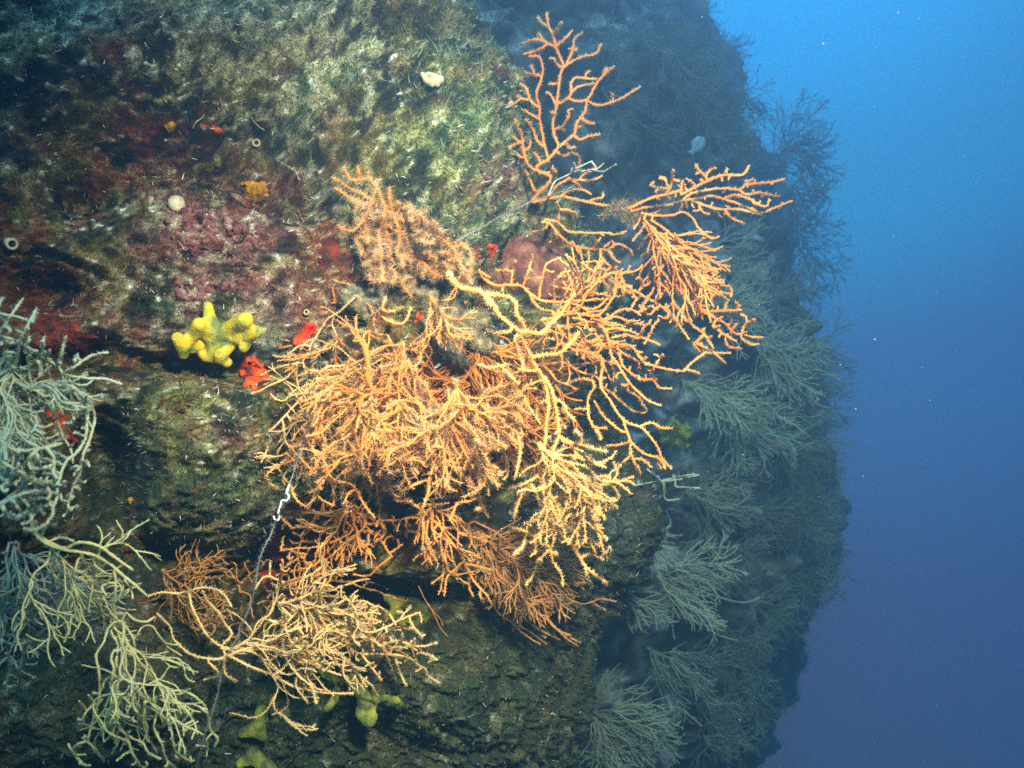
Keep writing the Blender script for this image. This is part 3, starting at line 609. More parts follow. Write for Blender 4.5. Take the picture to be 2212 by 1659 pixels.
# 7: the wide fan that radiates down and left from the overgrown lump
f = Fan(plane(1.13, 850, 800, 0.12, -0.04), 17, tipd=0.04)
f.trace(T('B', "1250,120 1100,250 1000,310 940,400 880,500 830,570 800,650 760,720 780,800 790,900 780,990 720,1080 640,1160 560,1250 470,1340 380,1390 280,1430 260,1470 240,1560 235,1650") + T('d', "530,985 535,1020 550,1040"), 1.0, 0.8)
f.trace(T('B', "1050,290 1035,370 1070,450 1075,530 1040,620;1000,390 970,470 975,550;820,570 740,570 680,610 630,660 560,680 480,660;1040,520 960,600 860,650 780,670;860,590 930,620;710,740 600,760 500,790 420,820 370,850;720,760 660,820 600,880;780,830 700,860 600,875 500,890 420,930 330,970 250,1010 200,990;600,880 480,930 370,990 280,1020;780,990 720,970 660,1010 590,1080 510,1070 460,1020;730,1100 770,1200 800,1260 780,1380 740,1490;620,1220 670,1320 690,1470;580,1280 590,1400 600,1470 650,1530;590,1470 540,1540 510,1650;420,1400 440,1480 400,1610;435,1530 460,1650;240,1550 120,1580 0,1640;270,1450 200,1410 150,1420;380,1570 280,1590 170,1650;790,1000 830,950 870,880;770,1200 720,1230 690,1300 720,1380 780,1450 830,1520 870,1600 900,1660;960,870 880,960 850,1080"), 0.85, 0.85)
f.brush((770, 760), 126, 16, 330, 3, gap=32, straight=0.1, rad=0.8); f.brush((720, 860), 132, 22, 330, 4, gap=34, straight=0.1, rad=0.8)
f.build('pale orange sea fan arching down and left over the red sponge patch', 0.0022, (M_buff, M_creamp), 700, 0.0017, root=(770, 640))

f = Fan(plane(1.08, 870, 850, 0.06, 0.04), 18, tipd=0.05)
f.trace(T('B', "1550,470 1590,560 1630,650 1670,750 1710,870 1750,970 1810,1020"), 1.15, 0.9)
f.trace(T('B', "1700,890 1620,930 1570,1000 1530,1080 1500,1110 1400,1150 1300,1170 1200,1190 1100,1200 1040,1130 980,1060 975,1050 920,1090 900,1180 910,1270 950,1350 990,1380;1100,1200 1150,1250 1220,1330 1290,1380 1370,1440 1450,1480 1560,1520 1660,1570 1730,1630") + T('C', "880,-60 1000,-10 1060,0 1140,90 1180,180 1230,280 1280,380"), 1.0, 0.85)
f.trace(T('B', "1500,220 1430,280 1380,330 1370,390 1390,440 1450,470 1550,470;1470,250 1520,320 1590,360 1680,370 1740,320 1770,210;1500,230 1560,260 1640,240 1700,210;1500,220 1530,120;1500,480 1540,550 1600,590;1640,720 1580,740;1660,810 1590,820;1690,900 1600,920 1500,940;1400,1150 1255,1130 1250,1050 1270,980 1320,910 1260,860 1200,790;1330,920 1400,970 1430,1010;1250,970 1170,950;1240,1050 1160,1060 1100,1140;1650,1100 1620,1180 1690,1200 1720,1100 1730,1020;1640,1120 1550,1170 1400,1230;1280,1190 1300,1290;1500,940 1450,940 1470,1030 1560,1030;1490,940 1490,860 1480,770;1370,440 1330,480 1330,570 1350,640 1430,630 1510,590;1340,640 1220,640 1270,690 1340,710 1450,690 1570,660;1200,790 1050,650 1110,690 1190,720;1060,660 1080,740 1110,780;980,1060 980,930;800,800 900,820 1000,830 1150,800;1640,680 1690,700 1740,750 1820,760 1860,690 1840,620 1700,600;1800,1030 1830,1110;1800,1010 1890,1010 1930,1110;1420,1350 1450,1420 1520,1460 1620,1450 1690,1390;1500,1370 1600,1370 1680,1350;1420,1240 1460,1290 1500,1350;1000,1260 1000,1380 1040,1460 1100,1540;910,1320 870,1420 850,1540;950,1400 940,1500 960,1560 900,1590 850,1550;960,1570 1060,1570 1150,1560;1110,1250 1105,1350 1130,1420;1370,1460 1350,1530 1400,1600 1460,1660;1030,1220 1000,1260") +
        T('C', "1000,0 1050,80 1010,190;640,-50 820,40 900,110 980,170 1010,210;860,80 860,170 880,250;510,-60 540,0 570,110 610,200 690,270 720,370;560,40 620,110 690,210 760,250 850,270 920,320 970,420 1020,500 1100,590;360,0 380,90 420,190 490,280 540,360 620,430 720,480;380,0 420,50 500,130 550,220 600,330;200,130 260,220 310,280 350,390 400,450 460,490;360,40 280,80 180,120 90,200 110,270 200,330;540,-40 650,20 720,70 750,160;1010,200 1050,220 1130,250 1180,310;920,330 870,350 830,420 830,550"), 0.9, 0.85)
f.grow([(640, 800), (760, 720), (880, 740), (960, 860), (980, 980), (900, 1080), (760, 1120), (640, 1060), (600, 960)], 110, kill=20, rad=0.62, away=13)
f.brush((870, 740), 118, 36, 500, 6, gap=36, straight=0.09, rad=0.72); f.brush((880, 780), 96, 24, 400, 4, gap=34, straight=0.09, rad=0.72); f.brush((930, 640), 70, 40, 190, 5, gap=26, straight=0.12, rad=0.7)
f.build('broad amber sea fan fanning downward in the centre, below the grey lump', 0.0023, OR, 800, 0.0019, root=(840, 700), silt=(250, 0.006, M_silt))

# 8: its shaded twin against the rock
f = Fan(plane(1.21, 850, 850, 0.10, -0.02), 19, tipd=0.05)
f.brush((890, 690), 112, 52, 540, 10, gap=28, straight=0.1); f.brush((960, 760), 88, 40, 390, 6, gap=26, straight=0.1)
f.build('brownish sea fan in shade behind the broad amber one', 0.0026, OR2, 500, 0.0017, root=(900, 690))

# 9: branches between the broad fan and the bright stem
f = Fan(plane(1.04, 1000, 950, 0.0, 0.08), 20, tipd=0.045)
f.trace(T('11', "760,830 720,900 700,960 690,1030 690,1120 700,1200 700,1320 740,1380 820,1450 880,1520 910,1620 950,1690"), 1.15, 0.85)
f.trace(T('11', "690,850 700,960 710,930;690,1120 590,1120;700,1320 620,1350 580,1410 560,1520;560,1450 480,1480 380,1540;830,1450 850,1390 920,1330;900,960 950,1000 1070,1030;780,970 860,1000 900,1100;900,820 930,900 950,970 970,1070;1000,750 1040,800 1040,850;760,1120 790,1200;880,1200 890,1250;860,1000 790,960 710,970;720,790 740,850") + T('C', "2090,400 1980,440 1870,470 1800,620;2130,490 2050,520;1600,240 1600,340 1570,450 1510,590"), 0.9, 0.85)
f.brush((990, 840), 88, 28, 330, 5, gap=28, straight=0.09, rad=0.72)
f.build('glowing orange sea fan with a forked pale tip, low centre beside the bright stem', 0.0025, OR, 800, 0.0020, root=(985, 825), silt=(300, 0.0055, M_silt))

f = Fan(plane(1.20, 1050, 950, 0.08, 0.02), 21, tipd=0.05)
f.brush((1030, 740), 72, 30, 470, 10, gap=22, straight=0.09)
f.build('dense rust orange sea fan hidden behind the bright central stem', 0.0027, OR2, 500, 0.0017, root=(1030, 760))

# 10: tangle below the broad fan
f = Fan(plane(1.14, 800, 1180, 0.10, 0.02), 22, tipd=0.04)
f.trace(T('C', "1520,590 1420,590 1300,610 1180,620 1050,640 960,600 920,560 800,570 700,530 560,540 460,500;620,440 590,540 530,610 460,660 330,690;560,540 500,690 430,750 400,840 380,940 390,1040 400,1100 385,1190;370,920 300,890 230,900;420,810 530,820;960,600 870,620 860,680 820,740 850,790;860,680 930,690;830,750 740,800 650,830 560,870;740,830 660,920 600,980 550,1040 540,1120;770,790 790,920 770,1050;600,990 680,1060 790,1140;980,620 980,690 1060,730 1130,770 1170,810 1220,900 1260,950;1160,630 1190,710;1400,610 1410,700 1520,740;1250,960 1130,1050 1050,1130 900,1120;750,560 650,640 600,730 580,850 580,950;620,680 660,690 680,760 620,850;390,930 450,930 440,1010 460,1060 430,1130;370,980 290,1030;385,1190 340,1200 230,1250 90,1340;1230,930 1360,840;960,560 920,470"), 0.95, 0.85)
f.grow([(600, 1110), (740, 1090), (900, 1120), (900, 1160), (780, 1190), (700, 1270), (610, 1280)], 200, kill=14, rad=0.72)
f.brush((760, 1090), 112, 40, 210, 5, gap=30, straight=0.12, rad=0.72)
f.build('crooked tan sea fan tangle over the dark hollow under the broad amber fan', 0.0026, OR, 700, 0.0018, root=(690, 1105))

# 11: the branch that hangs below
f = Fan(plane(1.10, 950, 1150, 0.06, 0.05), 23, tipd=0.035)
f.trace(T('C', "1420,440 1540,520 1620,600 1700,660 1770,760 1840,850 1910,920 1950,1030 2010,1150 2080,1240 2150,1320 2190,1400"), 1.1, 0.8)
f.trace(T('C', "1540,540 1530,640 1540,760 1600,850 1650,900 1700,970;1600,860 1600,950 1630,1030;1680,650 1650,740 1690,830;1790,790 1760,890 1800,970 1830,1000;1930,1000 1830,1090 1770,1160 1755,1300;2000,1130 1980,1220 2020,1330;2090,1260 2080,1310 2110,1370;1740,690 1860,690 1930,720;1660,560 1720,660;1760,900 1750,920 1780,1070;1960,1020 2060,1040 2180,1080;1600,580 1620,500;1420,440 1300,430 1360,370;1430,440 1490,490;1500,460 1590,460 1690,470 1790,455;1840,1100 1870,1170"), 0.9, 0.85)
f.brush((930, 1080), 72, 32, 230, 4, gap=32, straight=0.1, rad=0.72)
f.build('orange sea fan with two long forks hanging into the dark below centre', 0.0026, OR, 800, 0.0019, root=(880, 1075))

# 12: fine brown fan pointing to the lower right
f = Fan(plane(1.22, 1050, 1150, 0.04, 0.02), 24, tipd=0.04)
f.trace(T('12', "860,60 900,80 1000,130 1080,190 1150,270 1250,370 1330,450 1430,530 1520,580 1580,595 1680,565 1780,580;1630,590 1710,640;1480,555 1530,630;780,100 900,160 950,260 1000,400 1050,500 1100,600 1180,680 1280,760 1420,830;1150,270 1200,420 1280,530 1330,680 1400,760 1490,800;1330,680 1400,760 1460,820 1530,865;1400,770 1550,850;1280,500 1340,690;1000,400 1000,620 1100,710 1200,760 1330,855;1100,710 1200,800 1290,860;820,220 900,210 980,180"), 0.95, 0.8)
f.grow([(1010, 1150), (1090, 1170), (1170, 1240), (1200, 1300), (1100, 1300), (1030, 1250)], 200, kill=12, step=6, rad=0.68, infl=80, bias=(0.6, 0.75), biasw=0.6, jit=0.15)
f.brush((1030, 1150), 48, 16, 320, 7, gap=16, rad=0.85); f.brush((1060, 1180), 55, 12, 240, 5, gap=16, rad=0.85)
f.build('fine brown orange sea fan of near parallel strands pointing to the lower right', 0.0022, BR, 700, 0.0016, root=(1010, 1130))

# 13: pale orange fan at lower left of centre
f = Fan(plane(1.04, 650, 1370, 0.14, 0.0), 25, tipd=0.04)
f.trace(T('02', "1380,955 1440,950 1480,930 1600,990 1740,1050 1850,1110 1950,1150 2100,1170 2290,1175"), 1.1, 0.85)
f.trace(T('02', "1480,930 1580,890 1700,850 1800,800 1830,760 1850,740 1900,860 1960,940 2060,1000 2212,1060;1830,750 1950,620 2050,600 2150,620 2212,640 2290,690 2360,760 2410,820 2470,870"), 1.05, 0.85)
f.trace(T('02', "1380,955 1260,930 1200,890 1130,820 1100,740 1020,660;1440,870 1400,850 1340,790 1290,700 1250,610 1220,520 1150,525 1050,520 960,545;1440,860 1500,790 1460,720 1420,650 1350,580 1310,510;1220,520 1280,495 1390,500 1450,540 1500,610;1820,790 1830,820 1840,920 1880,990 1940,1060 2030,1130 2110,1160;1940,1040 1920,1130 2000,1240;2020,1130 2050,1240;1610,990 1610,1110;1450,950 1460,1050 1530,1100;1340,960 1410,1050 1320,1090;1740,700 1850,740;1830,620 1780,560;1650,500 1720,420 1830,450 1900,480;1750,430 1750,320;1840,640 1850,700;2070,610 2100,700 2090,690;1960,600 2000,520;2090,620 2070,540 2110,430;1900,760 2060,740 2212,820;1900,860 2000,920 2100,1030") +
        T('12', "200,820 260,870 340,840 420,850 500,910 570,930 620,960;150,760 190,780 300,740 400,690 510,650;380,690 450,610;215,770 215,760 190,630;260,870 300,920;370,900 450,870 540,870 620,850;0,840 100,910 200,920 320,925 430,940 500,990 550,1020 560,1060 640,1110;-40,920 0,940 60,1000 150,1030;130,920 200,1010 260,1090;60,1000 140,1090 200,1130 240,1200;290,940 330,1020 350,1100;350,960 400,1090 430,1130;440,690 470,750 510,795;0,550 60,580 160,580 240,630;90,540 40,650;0,480 100,450 180,435;100,1040 50,1150"), 0.95, 0.85)
f.grow([(600, 1260), (720, 1250), (800, 1300), (920, 1340), (940, 1440), (860, 1470), (740, 1450), (620, 1400)], 200, kill=15, rad=0.75)
f.brush((480, 1400), 12, 16, 440, 3, gap=34, straight=0.1, rad=0.75); f.brush((610, 1300), 22, 16, 330, 3, gap=34, straight=0.1, rad=0.75)
f.build('pale orange sea fan across the lower left, in front of the olive sponges', 0.0024, (M_buff, M_creamp), 900, 0.0018, root=(570, 1370))

f = Fan(plane(1.15, 620, 1300, 0.12, 0.0), 26, tipd=0.05)
f.grow([(350, 1240), (560, 1200), (720, 1230), (900, 1290), (920, 1420), (760, 1480), (560, 1430), (400, 1360)], 430, kill=16, roots=[(600, 1280), (520, 1260)], rad=0.8, infl=100)
f.brush((350, 1230), 40, 30, 260, 5, gap=26, straight=0.12, rad=0.8)
f.build('thin brown sea fan in the dark crevice behind the pale orange one', 0.0019, BR, 400, 0.0014, root=(590, 1270))

# 14: pale fans on the left, outside the strobe's beam
f = Fan(plane(0.84, 130, 880, 0.10, 0.03), 27, tipd=0.03)
f.trace(T('01', "-60,490 0,520 80,540 170,590 260,650 340,700 400,760 420,810 500,870 570,910 600,980 615,1060 590,1160 540,1290 520,1400 480,1480 440,1610"), 1.05, 0.85)
f.trace(T('01', "400,760 470,780 580,790 680,795 790,830;400,765 480,720 580,650 700,625;360,740 400,640 415,560 430,520;-40,560 0,500 60,400 110,330 150,275;-30,380 0,300 20,270;-60,370 0,375 100,390 210,430;-30,780 50,740 100,690 130,540 190,440 240,340;170,590 190,700 200,800 260,870 310,960 350,1010 380,1090 420,1180 460,1260 475,1340;-30,820 0,880 40,930 70,1010 100,1100 105,1190;-20,960 0,1020 15,1100 20,1180;575,930 565,1080 560,1180 500,1280 430,1340 380,1460 370,1560 340,1640;-60,800 0,810 60,830 140,800 200,750 235,740;420,810 450,780 460,900 490,980 500,1010 475,1040;300,700 330,810 360,880 350,960;260,650 270,790 250,680;280,660 300,640 270,600 290,520;490,650 480,690 500,640;560,900 560,1040 600,1120"), 0.95, 0.85)
f.grow([(0, 700), (90, 720), (180, 840), (200, 960), (180, 1100), (60, 1160), (0, 1100)], 300, kill=17, rad=0.85)
f.brush((10, 760), 62, 42, 380, 6, gap=30, straight=0.1, rad=0.75)
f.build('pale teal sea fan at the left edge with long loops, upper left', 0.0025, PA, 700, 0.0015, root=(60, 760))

f = Fan(plane(0.74, 80, 1020, 0.12, 0.0), 28, tipd=0.03)
f.trace(T('01', "-90,1190 0,1200 100,1260 250,1250 400,1215;-90,1330 0,1330 100,1390 150,1420 170,1520 210,1600;150,1430 130,1500 60,1560 -20,1620;300,1240 350,1310 345,1400 370,1440;30,1220 40,1320;250,1250 190,1320 200,1380;150,1420 250,1480 330,1460;100,1390 60,1460 0,1500"), 1.05, 0.85)
f.grow([(0, 950), (90, 980), (130, 1040), (90, 1110), (0, 1130)], 110, kill=15, rad=0.9)
f.build('bluish white sea fan branches at the left edge, blurred and very close', 0.0026, (M_pale, M_palep), 350, 0.0012, root=(20, 1020))

f = Fan(plane(0.88, 220, 1300, 0.10, 0.02), 29, tipd=0.03)
f.trace(T('02', "205,60 220,130 290,200 370,240 470,260 560,270 640,300 720,350 800,420 880,480 950,540;205,60 240,140 330,200 430,230 500,200 580,200 660,230 740,290 860,375"), 1.15, 0.85)
f.trace(T('02', "740,370 750,480 740,600 745,700 700,750 670,840 620,930 640,1030 650,1140 640,1230 600,1350 570,1480 590,1510 630,1545;745,710 800,720 790,880 740,900 720,950 740,1020 720,1130 750,1170 740,1250 800,1310 880,1360"), 0.95, 0.9)
f.trace(T('02', "800,720 820,750 860,820 880,900 950,910;790,880 840,905 920,1000 980,1070 1060,1170 1060,1190 1150,1155 1240,1180 1320,1250 1350,1340 1360,1410 1410,1470 1390,1520;1060,1180 930,1240 1000,1210 1100,1240 1170,1240 1220,1300 1260,1370 1280,1440;940,1250 930,1370 960,1460 1020,1560;950,1260 1040,1310 1100,1380 1120,1470 1150,1560 1240,1620;1010,1320 1000,1400 1050,1500 1080,1600 1140,1660;745,1260 690,1330 680,1400 740,1450 820,1480;730,1320 770,1400 850,1460 930,1500 960,1560 1040,1600;750,1150 820,1220 880,1290;790,890 790,930 780,1050;610,1240 550,1310 530,1380;570,1480 490,1520 490,1590;520,275 560,360 610,410 630,470;510,290 490,370 470,425;800,430 850,500 860,560;320,190 400,165 480,190;700,460 660,490 690,540;820,650 880,700 950,710 1000,680;600,290 620,350 690,400;280,130 320,60 350,10;440,1500 500,1600;830,1480 880,1600 950,1690;1340,1470 1340,1580;1190,1380 1190,1450"), 0.85, 0.9)
f.grow([(170, 1500), (250, 1480), (420, 1520), (430, 1659), (160, 1659)], 130, kill=20, rad=0.8)
f.brush((240, 1340), 78, 15, 420, 4, gap=46, straight=0.1, rad=0.75); f.brush((110, 1180), 80, 20, 360, 4, gap=44, straight=0.1, rad=0.7)
f.build('pale yellow green sea fan hanging at bottom left with looping strands', 0.0023, (M_straw, M_strawp), 700, 0.0013, root=(70, 1130))

f = Fan(plane(0.93, 60, 1350, 0.12, 0.02), 30, tipd=0.04)
f.trace(T('02', "60,200 40,300 60,420 40,560 0,640;190,590 200,680 130,780 80,880 60,950 70,1020 30,1130;80,940 120,1030;130,850 160,950 130,1100;0,830 60,850;340,450 360,550 380,640 370,770 350,850;120,200 120,300 80,420 60,560 20,700;160,440 170,540 190,600;200,650 240,720;210,620 290,640;360,460 380,560;-20,1000 60,930"), 1.0, 0.85)
f.grow([(0, 1180), (90, 1200), (120, 1330), (70, 1480), (0, 1500)], 160, kill=18, rad=0.8)
f.brush((30, 1180), 78, 34, 330, 6, gap=28, straight=0.1, rad=0.75)
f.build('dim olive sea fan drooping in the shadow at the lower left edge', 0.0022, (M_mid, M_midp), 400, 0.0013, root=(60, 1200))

# 15: fans in the blue shade behind
G17 = {'gap': 20, 'rad': 0.9}
def back(depth, seed, label, r, traces=(), poly=None, n=200, roots=None, kill=11, bias=None, biasw=0.5, root=None, mats=(M_mid, M_midp), per=350, plen=0.0022, step=6, infl=90, maxr=2.2, group=None, rad=0.8, bvs=None, br=()):
    f = Fan(depth, seed, step=5, wob=0.6, tipd=0.05)
    if len(traces): f.trace(traces, 1.0, 0.8)
    if poly is not None: f.grow(poly, n, kill=kill, roots=None if len(traces) else roots, rad=rad, bias=bias, biasw=biasw, step=step, infl=infl, jit=0.18, maxr=maxr)
    for b_ in br: f.brush(*b_[0], **(b_[1] if len(b_) > 1 else {}))
    return f.build(label, r, mats, per, plen, root=root, bvs=bvs or (bv_near, bv_mid, bv_far), k=5, group=group)

back(plane(1.5, 1280, 1050, -0.1, 0.0), 41, 'sparse grey green sea fan beside the bright stem\'s right edge, reaching into dark water', 0.0030, T('D', "220,225 290,200 360,175 450,160 540,150 640,130 680,120;230,220 240,170 300,110;480,155 560,135 660,115;500,160 500,190 510,250 590,245;410,90 470,140 500,170;560,150 560,180 600,185 690,190;225,230 270,270 380,265 460,225;360,175 370,130;300,200 290,150;560,150 550,120;450,160 440,190"), root=(1320, 1070))
back(plane(2.0, 1450, 1250, -0.1, 0.0), 42, 'grey green sea fan with comb like branches below the bright fan, sweeping right', 0.0028, T('D', "330,490 350,560 420,610 500,630 540,660 620,690 720,740 820,770 920,790 1000,765;330,490 420,480 500,450 600,435;500,620 600,580 720,590 820,630;210,640 240,720 320,800 400,880 470,900 580,890;240,715 310,705 450,735;540,760 600,830 680,880 780,960 890,990;530,670 540,760"), br=[(((1370, 1175), 8, 24, 150, 3), G17), (((1440, 1225), 12, 16, 220, 3), G17), (((1420, 1245), 38, 12, 230, 3), G17), (((1340, 1270), 32, 25, 160, 3), G17)], root=(1350, 1180))
back(plane(2.0, 1280, 1540, -0.1, 0.0), 43, 'large grey green sea fan at bottom, spreading right from a white holdfast', 0.0028, T('D', "60,1390 100,1370 250,1380 400,1360 560,1340 640,1390 700,1440;110,1380 200,1450 250,1500 380,1600 450,1660;150,1300 250,1200 290,1150;110,1380 60,1450 20,1520 30,1600;130,1390 140,1500 150,1600;250,1500 420,1560;400,1360 600,1450"), br=[(((1268, 1540), 16, 34, 280, 6), G17), (((1290, 1560), 50, 22, 220, 4), G17), (((1280, 1525), -40, 25, 130, 3), G17)], root=(1268, 1540))
back(plane(2.2, 1600, 650, -0.1, 0.0), 44, 'teal sea fan like a brush right of the drooping orange fan', 0.0030, (), br=[(((1500, 650), -8, 10, 220, 4), G17), (((1520, 665), 10, 14, 200, 4), G17)], root=(1480, 655))
back(plane(2.3, 1600, 770, -0.1, 0.0), 45, 'teal sea fan with long strands fanning right below the brush like one', 0.0029, T('21', "480,600 600,560 640,680 740,740 830,740 920,750 1030,810;560,560 650,680 700,780 800,850 930,910;600,730 700,830 800,900 880,960 940,985;900,770 1010,770;540,700 500,720 450,780"), br=[(((1610, 735), 24, 12, 220, 4), G17), (((1640, 770), 34, 14, 170, 3), G17)], root=(1600, 740))
back(plane(2.1, 1500, 830, -0.1, 0.0), 46, 'teal sea fan in a tight swept bundle right of the yellow branches', 0.0028, T('21', "0,820 100,860 200,880 300,900 400,920 520,960 660,990;0,830 40,910 100,940;220,890 320,880 420,880 520,890;300,940 340,1030 390,1110;330,1000 420,1050 500,1070 630,1100;540,970 620,1040 720,1090 820,1170"), br=[(((1475, 822), 12, 6, 240, 4), G17), (((1560, 860), 32, 9, 180, 3), G17)], root=(1470, 825))
back(plane(2.0, 1060, 90, -0.1, 0.0), 47, 'thin grey green sea fan poking out from behind the rock\'s mossy top edge', 0.0030, T('10', "850,370 890,370 960,355 1050,350 1150,330;840,250 900,210 950,185 985,150 1010,75;950,190 1000,160 1080,75;960,170 1030,85;900,330 985,235;900,365 970,295;850,300 900,330 905,320;850,240 870,220 945,175"), root=(1010, 110))
back(plane(1.28, 1250, 400, -0.1, 0.0), 48, 'bare grey sea fan twigs behind the upright orange fan\'s foot', 0.0020, T('10', "1340,1270 1380,1180 1430,1150 1490,1120 1490,1090 1530,1085 1620,1045;1510,1095 1510,1055;1490,1115 1560,1105;1660,1095 1700,1060;1620,1100 1700,1110 1780,1065;1560,1110 1620,1100"), root=(1180, 430), mats=(M_grey, M_grey), per=300, plen=0.0016)

back(plane(2.3, 1600, 900, -0.1, 0.0), 49, 'broad teal sea fan under the tight bundle, over the dark shoulder', 0.0028, br=[(((1560, 900), 28, 22, 240, 5), G17)], root=(1560, 900))
back(plane(2.4, 1500, 1050, -0.1, 0.0), 50, 'thin teal sea fan over the dark shoulder above the comb like fan', 0.0027, br=[(((1480, 1060), 22, 22, 230, 4), G17)], root=(1480, 1060))
back(plane(2.3, 1480, 1420, -0.1, 0.0), 51, 'thin blue grey sea fan between the comb like fan and the bottom one', 0.0027, br=[(((1400, 1400), 32, 22, 220, 4), G17)], root=(1400, 1400))
back(plane(2.4, 1520, 560, -0.1, 0.0), 52, 'teal sea fan peeping out above the brush like one', 0.0027, br=[(((1500, 540), 8, 20, 230, 4), G17)], root=(1500, 540))
# far fans on the cliff edge
fars = [  # depth, label, foot, direction, spread, length, stems
    (4.4, 'faint lattice sea fan jutting from the cliff edge, upper right', (1640, 345), -14, 30, 225, 7),
    (4.2, 'faint drooping sea fan under the lattice one on the cliff edge', (1690, 400), 42, 32, 150, 6),
    (4.6, 'faint feathery sea fan on the cliff edge, level with the drooping orange fan', (1700, 490), 8, 26, 175, 7),
    (4.8, 'ghostly sea fan on the cliff edge beyond the teal strands', (1740, 730), 15, 34, 140, 6),
    (4.8, 'ghostly sea fan low on the cliff, just above the yellow green feather star', (1660, 960), 18, 32, 220, 8),
    (4.0, 'blue grey sea fan trailing down right below the yellow green feather star', (1620, 1105), 22, 14, 280, 6),
    (3.6, 'wispy blue grey sea fan hanging in the dark hollow beside the comb like fan', (1555, 1350), 55, 18, 150, 4),
    (4.4, 'dim sea fan cloud low on the cliff above open blue water', (1690, 1250), 18, 38, 170, 7),
    (4.2, 'dim sea fan near the cliff foot at the lower right', (1570, 1470), 25, 34, 170, 7),
    (4.4, 'dim bluish sea fan high on the cliff behind the tall orange one', (1390, 90), 22, 36, 210, 7),
    (4.2, 'dim bluish sea fan on the cliff above the small fish', (1450, 190), 10, 30, 200, 7),
    (4.4, 'dim bluish sea fan at the top of the cliff by the water', (1400, 10), 18, 30, 170, 6),
    (3.4, 'smoky blue sea fan on the rock shoulder beside the bright fan tips', (1490, 1000), 20, 36, 200, 7),
    (4.2, 'pale blue sea fan flecked over the cliff lower middle', (1455, 1400), 48, 30, 180, 6),
    (4.6, 'faint sea fan leaning down the cliff edge below the feathery one', (1710, 580), 40, 30, 150, 6),
    (3.8, 'dim sea fan right of the small fish on the cliff', (1540, 290), 15, 34, 150, 6),
    (4.6, 'ghostly sea fan at the cliff edge level with the tight teal bundle', (1720, 850), 22, 32, 150, 7),
    (4.0, 'dim sea fan between the comb like fan and the yellow green feather star', (1560, 1180), 25, 30, 170, 6),
    (4.6, 'last faint sea fan at the very foot of the cliff, bottom right', (1520, 1590), 20, 34, 150, 6),
    (4.4, 'hazy sea fan above the lattice one, on the upper cliff edge', (1590, 200), 20, 32, 120, 6),
    (3.4, 'dim sea fan on the ledge just right of the upright fan top twigs', (1290, 70), 25, 32, 150, 5),
    (3.2, 'dim sea fan straight behind the right side of the upright orange fan', (1300, 190), 22, 34, 170, 6),
    (3.6, 'dim sea fan left of the small fish on the rock shoulder', (1390, 270), 28, 30, 130, 5),
    (4.4, 'hazy sea fan on the upper cliff edge, second below the top one', (1510, 110), 24, 34, 140, 6),
    (4.0, 'dim sea fan on the cliff straight right of the forked orange tips', (1660, 420), 14, 32, 150, 6),
    (3.8, 'dim sea fan on the cliff between the brush like fan and the water', (1650, 640), 20, 34, 170, 6),
    (3.8, 'dim sea fan on the cliff right of the long stranded teal fan', (1690, 780), 30, 34, 160, 6),
    (4.2, 'hazy sea fan on the cliff edge right of the broad teal fan', (1700, 910), 26, 34, 160, 6),
    (4.4, 'hazy sea fan on the cliff edge level with the yellow green feather star', (1720, 1060), 20, 34, 150, 6),
    (4.2, 'hazy sea fan on the cliff edge right of the trailing blue grey one', (1710, 1150), 35, 34, 150, 6),
    (3.8, 'dim sea fan on the cliff right of the comb like fan tips', (1620, 1300), 30, 34, 170, 6),
    (4.0, 'dim sea fan at the lower cliff left of the blurred green feather star', (1560, 1400), 30, 34, 160, 6),
    (3.6, 'dim sea fan low on the shoulder right of the large bottom fan', (1500, 1520), 30, 30, 160, 6),
]
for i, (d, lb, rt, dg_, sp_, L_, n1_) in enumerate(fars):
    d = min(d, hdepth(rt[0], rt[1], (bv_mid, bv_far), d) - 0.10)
    back(plane(d, rt[0], rt[1], -0.3, 0.0), 60 + i, lb, 0.0009 * d, root=rt, per=0, mats=(M_dimfan, M_dimfan), group='faint sea fans on the hazy cliff', br=[((rt, dg_, sp_, L_ * 1.08, max(3, int(n1_ * 0.8))), {'gap': 19, 'straight': 0.1})])

